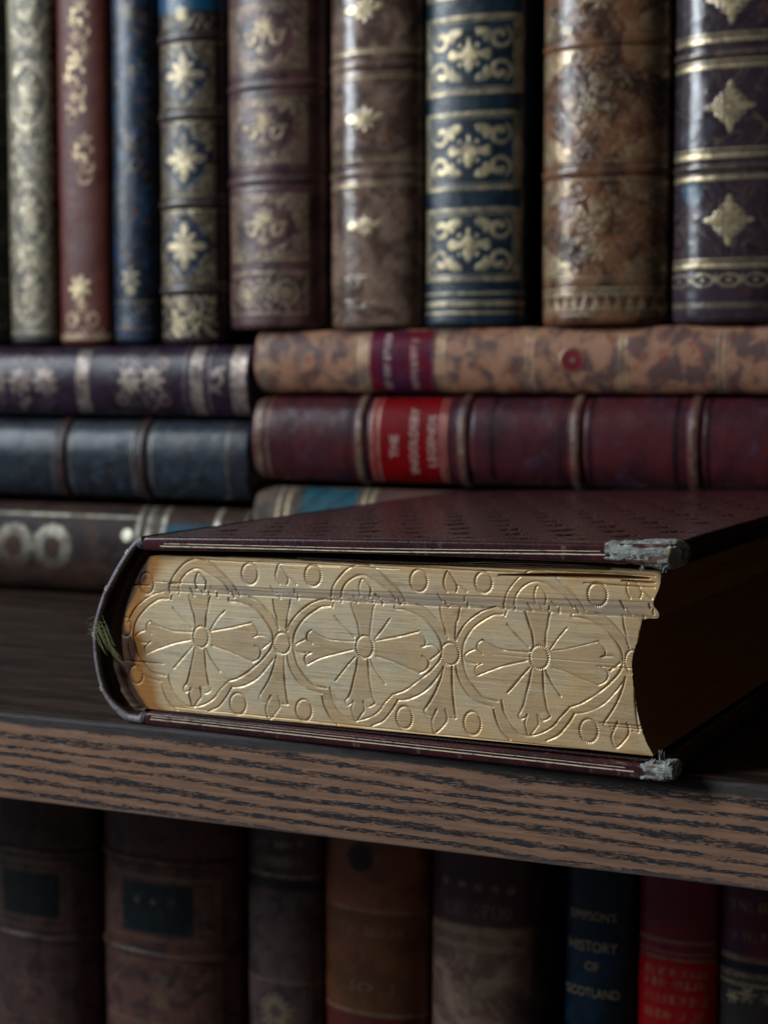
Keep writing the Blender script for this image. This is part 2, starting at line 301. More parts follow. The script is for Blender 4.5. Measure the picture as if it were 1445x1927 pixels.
# ---------------------------------------------------------------- the gilt-edged book lying at the shelf edge
# its own frame: u along the tail edge (spine at 0), v into the shelf, z up
DEP = 25.5
M['calf'] = leather('maroon_calf', (0.066, 0.014, 0.017, 1), (0.036, 0.010, 0.012, 1), 0.9, rough=0.34, bump=0.22, dust=0.02, wear=0.7)
M['spine_calf'] = leather('faded_spine_calf', (0.27, 0.235, 0.265, 1), (0.15, 0.105, 0.12, 1), 1.6, rough=0.38, bump=0.9, dust=0.15)
def fillet_mat():
    t = NT('worn_gilt_fillet'); n = t.noise(1.0, 6, 0.75, t.scale(3.5, 3, 20))
    g = t.ramp(n, 0.36, 0.50)
    return t.out(t.mix(g, (0.06, 0.025, 0.025, 1), (0.95, 0.80, 0.55, 1)), 0.34, t.math('MULTIPLY', g, 0.25), t.bump(n, 0.3, 0.01))
M['fillet'] = fillet_mat()
def gilt_edge():
    t = NT('gauffered_gilt_edge')
    fig = t.attr('fig').outputs['Fac']; st = t.attr('stain_shade').outputs['Fac']; sp = t.attr('strip').outputs['Fac']; warm = t.attr('warm').outputs['Fac']
    lin = t.attr('lin').outputs['Fac']; gr = t.attr('groove').outputs['Fac']
    fine = t.noise(1.0, 6, 0.7, t.scale(0.9, 1, 26)); blot = t.noise(1.1, 5, 0.6); speck = t.noise(11, 4, 0.7)
    base = t.mix(t.ramp(blot, 0.35, 0.68), (0.80, 0.655, 0.42, 1), (0.68, 0.59, 0.42, 1))
    base = t.mix(t.math('MULTIPLY', warm, t.ramp(blot, 0.2, 0.8, 1.0, 0.5)), base, (0.75, 0.48, 0.215, 1))
    figc = t.mix(t.ramp(blot, 0.3, 0.7), (0.66, 0.43, 0.205, 1), (0.55, 0.37, 0.20, 1))
    c = t.mix(t.math('MULTIPLY', fig, 0.62), base, figc)
    fine2 = t.noise(1.0, 4, 0.6, t.scale(0.35, 1, 7, (4, 4, 4)))
    c = t.mix(t.math('MULTIPLY', sp, t.ramp(fine2, 0.35, 0.65, 0.65, 0.15)), c, (0.36, 0.275, 0.225, 1))
    fine2 = t.noise(1.0, 4, 0.6, t.scale(0.35, 1, 7, (4, 4, 4)))
    c = t.mix(t.ramp(fine2, 0.50, 0.75, 0, 0.42), c, (0.36, 0.235, 0.115, 1))
    c = t.mix(t.ramp(fine, 0.54, 0.68, 0, 0.55), c, (0.19, 0.135, 0.08, 1))          # darker page edges
    c = t.mix(t.ramp(lin, 0.5, 1.6, 0, 0.45), c, (0.17, 0.12, 0.075, 1))
    c = t.mix(t.ramp(speck, 0.62, 0.72, 0, 0.55), c, (0.13, 0.10, 0.07, 1))
    c = t.mix(t.ramp(gr, 0.6, 1.0, 0, 0.15), c, (0.10, 0.07, 0.035, 1))             # dirt caught in the tooling
    rub = t.noise(0.8, 6, 0.75, t.scale(0.6, 1, 2.2, (2, 8, 3)))
    c = t.mix(t.ramp(rub, 0.55, 0.68, 0, 0.45), c, (0.33, 0.20, 0.10, 1))
    c = t.mix(t.ramp(rub, 0.42, 0.34, 0, 0.35), c, (0.72, 0.66, 0.50, 1))
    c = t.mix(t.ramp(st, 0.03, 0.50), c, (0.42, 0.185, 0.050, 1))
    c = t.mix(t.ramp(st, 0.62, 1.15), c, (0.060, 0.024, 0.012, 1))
    b = t.bump(fine, 0.28, 0.010)
    b = t.bump(speck, 0.25, 0.01, b)
    return t.out(c, t.math('SUBTRACT', t.ramp(fine, 0.3, 0.8, 0.40, 0.55), t.math('MULTIPLY', gr, 0.14)), t.math('MULTIPLY', t.math('SUBTRACT', 1.0, st), 0.30), b, 0.22)
M['gilt_edge'] = gilt_edge()
def frayed():
    t = NT('frayed_board_corner'); a = t.noise(3, 6, 0.75); lay = t.noise(1.0, 5, 0.7, t.scale(1.5, 1.5, 16)); b2 = t.noise(0.9, 3)
    c = t.mix(t.ramp(a, 0.35, 0.65), (0.18, 0.19, 0.18, 1), (0.52, 0.52, 0.47, 1))
    c = t.mix(t.ramp(lay, 0.55, 0.7, 0, 0.75), c, (0.045, 0.05, 0.052, 1))
    c = t.mix(t.ramp(b2, 0.54, 0.62, 0, 0.7), c, (0.42, 0.28, 0.12, 1))
    return t.out(c, 0.85, 0.0, t.bump(t.math('ADD', a, lay), 0.9, 0.06), 0.2)
M['frayed'] = frayed()
hero = empty('antique_book', (-8.6, 0.14, 0.0), (0, 0, R(-2.64)))
tag(hero, 'thick maroon book lying flat on the shelf edge, gilt page edge tooled with crosses', 'book')

# page block: front face as real relief
NU, NZ = 1000, 330
lp = spline(PAT['left'][::-1], 12); rp = spline(PAT['right'][::-1], 12)
zz = np.linspace(0, 1, NZ)
zb_l, zb_r, zt_l, zt_r = 0.47, 0.60, 5.47, 5.80
def bound(poly, zl, zh):
    o = np.argsort(poly[:, 1]); return lambda z: np.interp(z, poly[o, 1], poly[o, 0])
ul = bound(lp, 0, 0); ur = bound(rp, 0, 0)
w_ = np.linspace(0, 1, NU)[:, None]
Z = np.zeros((NU, NZ)); U = np.zeros((NU, NZ))
topx = np.array([0, .484, 4.425, 7.395, 9.175, 11.576, 13.227, 15.613, 17.04]); topz = np.array([5.44, 5.49, 5.56, 5.575, 5.60, 5.69, 5.76, 5.79, 5.78])
zrel = zz[None, :]
for it in range(3):
    Ug = ul(Z if it else 0.5 + zrel * 5.0 + 0 * w_) * (1 - w_) + ur(Z if it else 0.62 + zrel * 5.15 + 0 * w_) * w_
    U = Ug
    Zt = np.interp(U, topx, topz) + 0.012 * vnoise(U * 2.0, U * 0, 5, 3); Zb = 0.47 + U * 0.0085
    Z = Zb + (Zt - Zb) * zrel
U = U + (w_ > 0.999) * 0.018 * vnoise(Z * 9, Z * 0, 8, 3)
H = np.zeros((NU, NZ)); FIG = np.zeros((NU, NZ)); GR = np.zeros((NU, NZ))
def near(pts, pad):
    """sub-window of the grid around a polyline"""
    a = np.array(pts); u0, z0 = a.min(0) - pad; u1, z1 = a.max(0) + pad
    i = np.where((U.max(1) >= u0) & (U.min(1) <= u1))[0]; j = np.where((Z.max(0) >= z0) & (Z.min(0) <= z1))[0]
    if len(i) == 0 or len(j) == 0: return None
    return slice(i[0], i[-1] + 1), slice(j[0], j[-1] + 1)
def polydist(u, z, pts):
    d = np.full(u.shape, 9e9)
    for (x0, y0), (x1, y1) in zip(pts[:-1], pts[1:]):
        dx, dy = x1 - x0, y1 - y0; L2 = dx * dx + dy * dy + 1e-12
        t = np.clip(((u - x0) * dx + (z - y0) * dy) / L2, 0, 1)
        d = np.minimum(d, (u - x0 - t * dx) ** 2 + (z - y0 - t * dy) ** 2)
    return np.sqrt(d)
def inside(u, z, pts):
    c = np.zeros(u.shape, bool); n = len(pts)
    for i in range(n):
        x0, y0 = pts[i]; x1, y1 = pts[(i + 1) % n]
        if y0 == y1: continue
        c ^= ((y0 > z) != (y1 > z)) & (u < (x1 - x0) * (z - y0) / (y1 - y0) + x0)
    return c
rnd = random.Random(4)
ZS1 = lambda u: 0.02 * vnoise(u * 1.1, u * 0, 33, 3) + np.interp(u, [0, 1.08, 4.04, 8.65, 13.23, 16.8], [4.60, 4.59, 4.663, 4.79, 4.86, 4.96])     # the shifted signature across the block
ZS2 = lambda u: 0.025 * vnoise(u * 0.9, u * 0 + 3, 35, 3) + np.interp(u, [0, 1.08, 4.04, 8.65, 13.23, 16.9], [4.34, 4.331, 4.347, 4.388, 4.44, 4.447])
def stroke(pts, sig=0.023, dep=0.038):
    sp = spline(pts, 7); s = near(sp, 0.14); dep = dep * rnd.uniform(0.6, 1.3); sig = sig * rnd.uniform(0.85, 1.2)
    if s is None: return
    u, z = U[s], Z[s]
    d = polydist(u, z, sp)
    # hand-tooled: depth and place wander a little
    vary = 0.80 + 0.55 * vnoise(u * 3.1, z * 3.1, 12, 2)
    g = np.exp(-(d / sig) ** 2)
    H[s] = np.maximum(H[s], g * dep * vary); GR[s] = np.maximum(GR[s], g)
def fill(pts):
    s = near(pts, 0.05)
    if s is None: return
    FIG[s] = np.maximum(FIG[s], inside(U[s], Z[s], pts) * 1.0)
CEN = [(2.007, 2.957, 1.0), (7.843, 3.048, 1.0), (13.473, 3.144, 1.0)]
MID = [(4.979, 2.961), (10.671, 3.044), (16.263, 3.167)]
for k, (cu, cz, s_) in enumerate(CEN):
    kx = (1.06, 1.03, 1.0)[k]
    mv = lambda P, j=0.0: [(cu + a * kx + rnd.uniform(-j, j), cz + b * (0.985 + 0.007 * k) + rnd.uniform(-j, j)) for a, b in P]
    for q in PAT['unit']: stroke(mv(q, 0.012))
    for q in PAT['ufill']: fill(mv(q))
    for q in PAT['bands']:
        p = mv(q); s = near(p, 0.25)
        FIG[s] = np.maximum(FIG[s], (polydist(U[s], Z[s], spline(p, 5)) < 0.15) * 0.9)
for k, (cu, cz) in enumerate(MID):
    mv = lambda P, j=0.0: [(cu + a * 1.02 + rnd.uniform(-j, j), cz + b + rnd.uniform(-j, j)) for a, b in P]
    for q in PAT['mid']: stroke(mv(q, 0.012))
    for q in PAT['mfill']: fill(mv(q))
for cu, cz, ru, rz in PAT['ovals']:                                     # beaded ovals
    s = near([(cu - ru, cz - rz), (cu + ru, cz + rz)], 0.12); u, z = U[s] - cu, Z[s] - cz
    rr = np.sqrt((u / ru) ** 2 + (z / rz) ** 2); an = np.arctan2(z / rz, u / ru)
    d = (rr - 1) * (ru + rz) / 2; g = np.exp(-(d / 0.032) ** 2)
    H[s] = np.maximum(H[s], g * 0.042 * (0.65 + 0.35 * np.cos(an * 30))); GR[s] = np.maximum(GR[s], g * (0.6 + 0.4 * np.cos(an * 30)))
    FIG[s] = np.where(rr < 1, 1.0, FIG[s])
# plain burnished figures lie a hair lower than the ground
from_edge = FIG.copy()
for _ in range(3):
    from_edge[1:-1, 1:-1] = (from_edge[1:-1, 1:-1] * 2 + from_edge[:-2, 1:-1] + from_edge[2:, 1:-1] + from_edge[1:-1, :-2] + from_edge[1:-1, 2:]) / 6
H += from_edge * 0.005
# page lines: long thin ridges and a few open leaves
rs = np.random.RandomState(3); LIN = vnoise(U * 0.35, Z * 34, 21, 2) ; LIN2 = vnoise(U * 0.8, Z * 50, 22, 1)
H += LIN * 0.0028 + LIN2 * 0.0008
z1, z2 = ZS1(U), ZS2(U)
strip = np.clip((Z - z2) / 0.03, 0, 1) * np.clip((z1 - Z) / 0.03, 0, 1) * np.clip((U - 0.1) / 0.8, 0, 1)
step = np.clip((Z - z2) / (z1 - z2), 0, 1)
H += (1 - step) * 0.032 * np.clip((U + 0.6) / 1.5, 0, 1) + strip * 0.012 * (1 + np.sin(step * 15) * 0.25)
for (u0, u1, zc, th_, dp) in [(12.2, 16.75, None, 0.055, 0.55), (0.3, 2.2, 4.64, 0.014, 0.06), (0.8, 1.3, 4.60, 0.018, 0.1), (4.2, 9.0, 5.47, 0.012, 0.05), (6.5, 13.0, 5.56, 0.013, 0.10), (9.0, 16.9, 5.68, 0.014, 0.12), (2.0, 7.0, 5.43, 0.009, 0.04),
                              (15.2, 16.3, 3.02, 0.012, 0.06), (15.3, 16.9, 1.42, 0.014, 0.09), (15.6, 16.9, 1.34, 0.010, 0.08), (-0.9, 0.6, 1.98, 0.016, 0.12), (-1.0, 0.1, 4.50, 0.018, 0.12), (0.8, 16.8, 0.60, 0.010, 0.04), (12.0, 16.2, 3.13, 0.006, 0.02), (14.8, 16.9, 5.36, 0.012, 0.09), (15.9, 16.9, 5.50, 0.03, 0.2)]:
    f = np.clip((U - u0) / (u1 - u0), 0, 1)
    zc_ = (np.interp(U, [12.2, 14.0, 15.3, 16.8], [5.46, 5.545, 5.585, 5.60]) if zc is None else zc + 0.018 * vnoise(U * 0.9, U * 0 + zc, 31, 2))
    a_ = th_ * np.sin(np.pi * f ** (1.4 if zc is None else 1)) ** 0.6 * (f > 0) * (f < 1)
    m = 1 / (1 + np.exp(np.clip((np.abs(Z - zc_) - a_) / 0.006, -30, 30))) * (a_ > 1e-4)
    H += m * dp
# the block bellies: the face leans back towards the fore-edge corner
V = 0.35 + H
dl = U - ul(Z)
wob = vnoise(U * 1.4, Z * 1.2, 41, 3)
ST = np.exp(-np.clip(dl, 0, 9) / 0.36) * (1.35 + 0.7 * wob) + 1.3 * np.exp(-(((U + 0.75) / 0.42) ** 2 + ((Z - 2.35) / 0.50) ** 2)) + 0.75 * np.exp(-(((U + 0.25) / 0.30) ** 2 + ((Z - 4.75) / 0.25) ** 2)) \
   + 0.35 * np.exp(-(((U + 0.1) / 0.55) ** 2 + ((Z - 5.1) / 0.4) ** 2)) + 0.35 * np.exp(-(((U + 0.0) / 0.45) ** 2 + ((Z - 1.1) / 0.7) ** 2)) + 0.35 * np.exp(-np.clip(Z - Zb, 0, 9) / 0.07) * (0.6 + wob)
WARM = np.clip(0.12 + 0.85 * np.exp(-np.abs(Zt - Z) / 0.55) + 0.8 * np.exp(-(Z - Zb) / 0.45) + np.clip((U - 7.0) / 9, 0, 1) * 0.75 + 0.45 * wob * np.clip(U / 9, 0.2, 1) + 0.7 * np.exp(-np.clip(dl, 0, 9) / 0.9), 0, 1)
V = V + np.exp(-np.clip(dl, 0, 9) / 0.10) * 0.10
front = np.stack([U, V, Z], -1)
nf = NU * NZ
co = [front.reshape(-1, 3)]; fa = [gfaces(NU, NZ)]
at = {k: [a.reshape(-1)] for k, a in (('fig', FIG), ('stain_shade', ST), ('strip', strip), ('warm', WARM), ('lin', LIN * 1.2), ('groove', GR))}
def add_grid(P, flip=False, stain_shade=0.0, warm=0.6):
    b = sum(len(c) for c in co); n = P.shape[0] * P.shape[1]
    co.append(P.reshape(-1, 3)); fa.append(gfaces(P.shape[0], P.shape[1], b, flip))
    for k in at: at[k].append(np.full(n, {'stain_shade': stain_shade, 'warm': warm}.get(k, 0.0)))
# concave fore-edge, back to the head, with the shifted signature carried along it
vv = np.r_[0.0, np.linspace(0.15, DEP - 0.9, 60)]
FE = np.zeros((NZ, len(vv), 3)); FE[:, :, 0] = U[-1][:, None] ; FE[:, :, 1] = V[-1][:, None] + vv[None, :]; FE[:, :, 2] = Z[-1][:, None]
rip = vnoise(Z[-1][:, None] * 14, vv[None, :] * 0.25, 51, 3) * 0.045; rip[:, 0] = 0
FE[:, :, 0] += rip
add_grid(FE, True, 0.84)  # fore-edge faces away from the window; its shade is put into the colour
SPI = FE.copy(); SPI[:, :, 0] = U[0][:, None]; SPI[:, :, 1] = V[0][:, None] + vv[None, :]; SPI[:, :, 2] = Z[0][:, None]
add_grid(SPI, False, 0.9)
TP = np.zeros((NU // 10, 12, 3)); ii = np.arange(0, NU, 10); ss = np.r_[0, np.linspace(0.5, DEP - 0.9, 11)]
for (row, fl) in ((-1, False), (0, True)):
    T_ = np.zeros((len(ii), len(ss), 3)); T_[:, :, 0] = U[ii, row][:, None]; T_[:, :, 1] = V[ii, row][:, None] + ss[None, :]; T_[:, :, 2] = Z[ii, row][:, None]
    add_grid(T_, fl, 0.1)
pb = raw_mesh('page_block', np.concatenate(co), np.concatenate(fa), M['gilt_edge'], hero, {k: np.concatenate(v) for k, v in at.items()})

# boards
ZTOP = lambda u: 6.10 + 0.0300 * u + 0.02 * np.sin(np.asarray(u) * 0.25)
def board(name, u0, u1, ztop, th, crn, top_relief=0.0, mat=None):
    """slab with rounded edges: cross-section along v for each u, closed all round"""
    us = np.unique(np.r_[np.linspace(u0, u0 + 0.12, 5), np.linspace(u0 + 0.12, u1 - 0.14, int((u1 - u0) / 0.055)), np.linspace(u1 - 0.14, u1, 6)])
    vs = np.unique(np.r_[np.linspace(0.10, 2, 60), np.linspace(2, DEP - 0.1, 330)])
    nu, nv = len(us), len(vs)
    # rounding profile of the front edge in (v,z): from top inner, round to front, to underside
    Uu = us[:, None]; T = ztop(us)[:, None]; tt = th(us)[:, None] if callable(th) else th
    tool = np.zeros((nu, nv))
    edge_r = np.clip(np.minimum(us - u0, u1 - us) / 0.12, 0, 1); er = (0.10 * (1 - np.sqrt(1 - (1 - edge_r) ** 2)))[:, None]
    top = np.stack([Uu + 0 * vs, 0 * Uu + vs, T - er + 0 * vs], -1)
    # blind tooling: rows of small crosses and leaf tools pressed into the leather
    if top_relief:
        a, b = top[..., 0], top[..., 1]
        p = 1.7; a = a + 0.20 * vnoise(a * .6, b * .6, 63, 2); b = b + 0.22 * vnoise(a * .6 + 40, b * .6, 64, 2); ca = (a / p + 0.5 * (np.floor(b / p) % 2)) ; fa_, fb_ = (ca - np.floor(ca) - 0.5) * p, (b / p - np.floor(b / p) - 0.5) * p
        cross = np.minimum(np.abs(fa_) + 0.0 * fb_ + 9 * (np.abs(fb_) > 0.30), np.abs(fb_) + 9 * (np.abs(fa_) > 0.30))
        dots = np.sqrt((np.abs(fa_) - 0.24) ** 2 + (np.abs(fb_) - 0.24) ** 2) - 0.05
        ring = np.abs(np.sqrt(fa_ ** 2 + fb_ ** 2) - 0.45) + 0.02 * 0
        star = (np.abs(fa_) / 0.52) ** 0.7 + (np.abs(fb_) / 0.62) ** 0.7
        g = np.clip((1.0 - star) / 0.10, 0, 1) + np.exp(-(cross / 0.065) ** 2) + np.exp(-(np.clip(dots, 0, 1) / 0.03) ** 2) * 0.8 + np.exp(-(ring / 0.03) ** 2) * (np.cos(np.arctan2(fb_, fa_) * 4) > 0.3) * 0.6
        inb = (b > 0.9) & (b < DEP - 0.9) & (a > u0 + 1.0) & (a < u1 - 0.9)
        fr = np.exp(-((b - 0.62) / 0.03) ** 2) + np.exp(-((b - 0.74) / 0.03) ** 2)
        top[..., 2] -= top_relief * np.clip(g, 0, 1) * inb + 0.012 * fr * ((a > u0 + 0.5) & (a < u1 - 0.6))
        g = g * np.clip(0.65 + 0.9 * vnoise(a * 0.7, b * 0.4, 66, 3), 0.0, 1)
        tool = np.clip(g, 0, 1) * inb
        top[..., 2] += vnoise(a * 0.5, b * 0.5, 61, 2) * 0.012
    prof = []
    for k in range(1, 6):
        an = R(90 * k / 5); prof.append((0.10 - 0.10 * math.sin(an), -0.10 + 0.10 * math.cos(an), 0))
    for k in range(0, 6):
        an = R(90 * k / 5); prof.append((0.08 - 0.08 * math.cos(an), 0.08 - 0.08 * math.sin(an), 1))
    fr = np.zeros((nu, len(prof) + 1, 3)); fr[:, 0] = top[:, 0]
    for k, (v_, dz, bt) in enumerate(prof):
        fr[:, k + 1, 0] = us; fr[:, k + 1, 1] = v_; fr[:, k + 1, 2] = ((T - tt if bt else T)[:, 0]) + dz - (er[:, 0] if not bt else -er[:, 0] * 0.5)
    und = np.stack([Uu + 0 * vs[::6], 0 * Uu + vs[::6], T - tt + 0 * vs[::6]], -1)
    strips = [top[:, ::-1], fr, und]
    P = np.concatenate([top[:, ::-1], fr[:, 1:-1], und], 1)
    n = P.shape[1]; faces = [gfaces(nu, n)]
    bm_co = P.reshape(-1, 3); k = len(bm_co)
    f = np.concatenate(faces)
    # end caps: join first/last row top and under lines with simple quads
    ends = []
    iu = np.arange(0, nv - 6, 6)
    ntop = nv
    for row in (0, nu - 1):
        for a_ in iu:
            b_ = min(a_ + 6, nv - 1)
            t0 = row * n + (ntop - 1 - a_); t1 = row * n + (ntop - 1 - b_)
            q0 = row * n + ntop + fr.shape[1] - 2 + a_ // 6; q1 = min(q0 + 1, row * n + n - 1)
            ends.append([t0, t1, q1, q0] if row else [t0, q0, q1, t1])
    faces = np.concatenate([f, np.array(ends)])
    pc = np.zeros((nu, n, 4)); pc[:, :nv, 3] = tool[:, ::-1] * 0.95; pc[..., 0] = 0.012; pc[..., 1] = 0.005; pc[..., 2] = 0.006
    # scuffed leather shading off towards the bared corners
    dc = np.hypot((u1 - P[..., 0]) * 0.8, P[..., 1] * 0.6 + 0 * P[..., 0]); scuff = np.clip((1.0 + 1.1 * vnoise(P[..., 0] * 5, P[..., 1] * 5 + P[..., 2] * 9, 67, 4)) - dc / 1.5 - 0.35, 0, 1)
    dj = np.minimum(P[..., 1] + 0.10, 1) / 0.16; scuff = np.maximum(scuff, np.clip(1.1 * vnoise(P[..., 0] * 6, P[..., 1] * 6 + P[..., 2] * 12, 68, 4) - 0.42 - 0.0 * dj, 0, 0.5) * (P[..., 1] < 0.25))
    k_ = np.clip(scuff * 2.2, 0, 0.85); sel = k_ > pc[..., 3]
    pc[..., 0] = np.where(sel, 0.20, pc[..., 0]); pc[..., 1] = np.where(sel, 0.13, pc[..., 1]); pc[..., 2] = np.where(sel, 0.10, pc[..., 2]); pc[..., 3] = np.maximum(pc[..., 3], k_)
    return raw_mesh(name, bm_co, faces, mat or M['calf'], hero, {'paint': pc.reshape(-1, 4)})
TH_T = lambda u: np.interp(u, [0, 8.3, 15.6, 17.4], [0.44, 0.44, 0.55, 0.56])
board('front_cover', 0.10, 17.35, ZTOP, TH_T, None, 0.075)
TB = lambda u: 0.435 + 0.0 * np.asarray(u)
board('back_cover', 0.10, 17.42, TB, lambda u: 0.43 + 0 * u, None, 0.0)
def fillet(name, pts, w=0.030, v=-0.004, n=160):
    a = np.array(pts, float); us = np.linspace(a[0, 0], a[-1, 0], n); zs = np.interp(us, a[:, 0], a[:, 1]) + 0.004 * vnoise(us * 3, us * 0, 71, 2)
    P = np.zeros((n, 3, 3)); P[:, :, 0] = us[:, None]; P[:, :, 1] = np.array([v + 0.003, v, v + 0.003])[None, :]; P[:, :, 2] = zs[:, None] + np.array([-w / 2, 0, w / 2])[None, :]
    return grid(name, P, M['fillet'], hero)
fillet('gilt_line', [(0.75, 5.83), (8.3, 6.00), (15.55, 6.24)], 0.034)
fillet('gilt_line', [(0.9, 5.915), (8.3, 6.09), (15.4, 6.33)], 0.020)
fillet('gilt_line', [(0.30, 0.225), (8.0, 0.215), (16.45, 0.205)], 0.036)
fillet('gilt_line', [(0.35, 0.315), (8.0, 0.305), (16.2, 0.295)], 0.020)

# dentelle roll: a fine corded line just inside each board
def cord(name, u0, u1, zf, v, r=0.045, pitch=0.085):
    n = int((u1 - u0) / pitch * 6); us = np.linspace(u0, u1, n); an = np.linspace(0, 2 * np.pi, 9)[:-1]
    P = np.zeros((n, 8, 3)); bead = r * (0.70 + 0.30 * np.cos(2 * np.pi * us / pitch))
    P[:, :, 0] = us[:, None] + 0.03 * np.sin(an)[None, :]; P[:, :, 1] = v + bead[:, None] * np.cos(an)[None, :]; P[:, :, 2] = zf(us)[:, None] + bead[:, None] * np.sin(an)[None, :]
    P = np.concatenate([P, P[:, :1]], 1)
    return grid(name, P, M['dentelle'], hero)
M['dentelle'] = plain('dark_tooled_turn_in', (0.030, 0.014, 0.015, 1), 0.38, 0.15, scale=8)
cord('tooled_turn_in', 0.3, 16.9, lambda u: 0.455 + 0.0035 * u, 0.26, 0.05)
cord('tooled_turn_in', 5.6, 15.5, lambda u: 5.60 + np.interp(u, [5.6, 9, 12, 15.5], [0.06, 0.09, 0.15, 0.24]), 0.30, 0.045)
# top endpapers: a few separate warped leaves under the raised board
M['leaf'] = plain('gilt_loose_leaf', (0.42, 0.30, 0.15, 1), 0.5, 0.2, scale=5)
for k, (u0, u1, zo, vo) in enumerate([(3.0, 17.0, 0.03, 0.36), (6.2, 17.1, 0.065, 0.35), (9.5, 17.0, 0.10, 0.37)]):
    us = np.linspace(u0, u1, 120); base = np.interp(us, topx, topz); f = (us - u0) / (u1 - u0)
    zz_ = base + zo * np.sin(np.pi * np.clip(f * 0.85 + 0.08, 0, 1)) * (1 + 0.35 * np.sin(us * 0.9 + k * 1.3)) + 0.010 * vnoise(us * 1.3, us * 0 + k, 81, 2)
    prof = np.array([(vo + 0.02, -0.010), (vo, 0.0), (vo + 0.01, 0.012), (DEP - 1, 0.012)])
    P = np.zeros((120, 4, 3)); P[:, :, 0] = us[:, None]; P[:, :, 1] = prof[None, :, 0]; P[:, :, 2] = zz_[:, None] + prof[None, :, 1]
    grid('loose_leaf', P, M['leaf'], hero)

# spine: hollow-back leather arc with rounded rim
SO = [(-0.02, 6.11), (-0.25, 5.99), (-0.50, 5.741), (-1.028, 5.028), (-1.565, 4.135), (-1.873, 3.333), (-1.968, 2.716), (-1.898, 1.845), (-1.658, 0.988), (-1.203, 0.40), (-0.72, 0.08), (-0.35, 0.02), (-0.02, 0.03)]
arc = spline(SO, 14)
tg = np.gradient(arc, axis=0); tg /= np.linalg.norm(tg, axis=1)[:, None]; nin = np.stack([-tg[:, 1], tg[:, 0]], -1)
if nin[len(nin) // 2, 0] < 0: nin = -nin
sarc = np.r_[0, np.cumsum(np.linalg.norm(np.diff(arc, axis=0), axis=1))]; Ls = sarc[-1]
thk = 0.215 + 0.05 * np.sin(np.pi * sarc / Ls) * 0 + 0.06 * np.clip((sarc - Ls * 0.78) / (Ls * 0.1), 0, 1)
rim = [(0.0, DEP), ] + [(0.0, v) for v in np.linspace(DEP - 1, 0.12, 90)] + [(0.03, 0.04), (0.09, 0.0), (0.55, -0.015), (0.85, 0.01), (0.97, 0.06), (1.0, 0.16), (1.0, 1.2), (1.0, DEP)]
P = np.zeros((len(arc), len(rim), 3)); vline = [r[1] for r in rim]
for j, (o_, v_) in enumerate(rim):
    off = thk * o_ if o_ > 0.1 else o_ + 0 * thk
    # raised bands across the outside of the spine
    bandh = sum(0.16 * math.exp(-((v_ - b_) / 0.32) ** 4) for b_ in (3.2, 8.0, 12.8, 17.6, 22.4)) * np.exp(-((sarc - Ls * 0.5) / (Ls * 0.30)) ** 6) if o_ == 0 else 0
    wave = 0.010 * vnoise(sarc * 2.1, sarc * 0 + j * 0.3, 91, 3)
    P[:, j, 0] = arc[:, 0] + nin[:, 0] * (off - bandh + wave); P[:, j, 2] = np.maximum(arc[:, 1] + nin[:, 1] * (off - bandh + wave), 0.004); P[:, j, 1] = v_
pc = np.zeros(P.shape[:2] + (4,)); pc[..., 0] = 0.060; pc[..., 1] = 0.030; pc[..., 2] = 0.020; pc[:, -3:, 3] = 1.0; pc[:, -4, 3] = 0.35
sp_o = grid('spine', P, M['spine_calf'], hero, {'paint': pc})
# gilt ticks across the rim, in pairs
mb = []
for s0 in (0.095, 0.285, 0.50, 0.735):
    for ds in (-0.045, 0.045):
        s_ = s0 * Ls + ds
        cx = np.interp(s_, sarc, arc[:, 0]); cz_ = np.interp(s_, sarc, arc[:, 1]); nx = np.interp(s_, sarc, nin[:, 0]); nz = np.interp(s_, sarc, nin[:, 1])
        G = np.zeros((6, 2, 3))
        for a_, (o_, v_) in enumerate([(-0.006, 0.10), (0.0, 0.03), (0.03, -0.010), (0.10, -0.024), (0.16, -0.010), (0.19, 0.05)]):
            for b_, w2 in enumerate((-0.017, 0.017)):
                G[a_, b_] = (cx + nx * o_ - nz * w2 * -1, v_ , cz_ + nz * o_ - nx * w2)
        grid('gilt_tick', G, M['fillet'], hero)
# headcaps: the rolled leather ends of the joints
def headcap(cu, cz_, ang):
    an = np.linspace(0, 2 * np.pi, 33); us = np.linspace(-0.17, 0.17, 34)
    P = np.zeros((34, 33, 3))
    rr = 0.20 * np.sqrt(np.clip(1 - (us / 0.185) ** 2, 0.05, 1)) * (1 - 0.20 * np.exp(-((us - 0.03) / 0.02) ** 2) - 0.22 * np.exp(-((us + 0.07) / 0.02) ** 2))
    ca, sa = math.cos(ang), math.sin(ang)
    for i, u_ in enumerate(us):
        y = rr[i] * np.cos(an); z = rr[i] * np.sin(an)
        P[i, :, 0] = cu + u_ * ca - z * sa; P[i, :, 1] = 0.17 + y; P[i, :, 2] = cz_ + u_ * sa + z * ca
    grid('headcap', P, M['spine_calf'], hero, {'paint': np.zeros(P.shape[:2] + (4,))})
headcap(-0.04, 5.88, 0.25); headcap(-0.04, 0.22, 0.0)
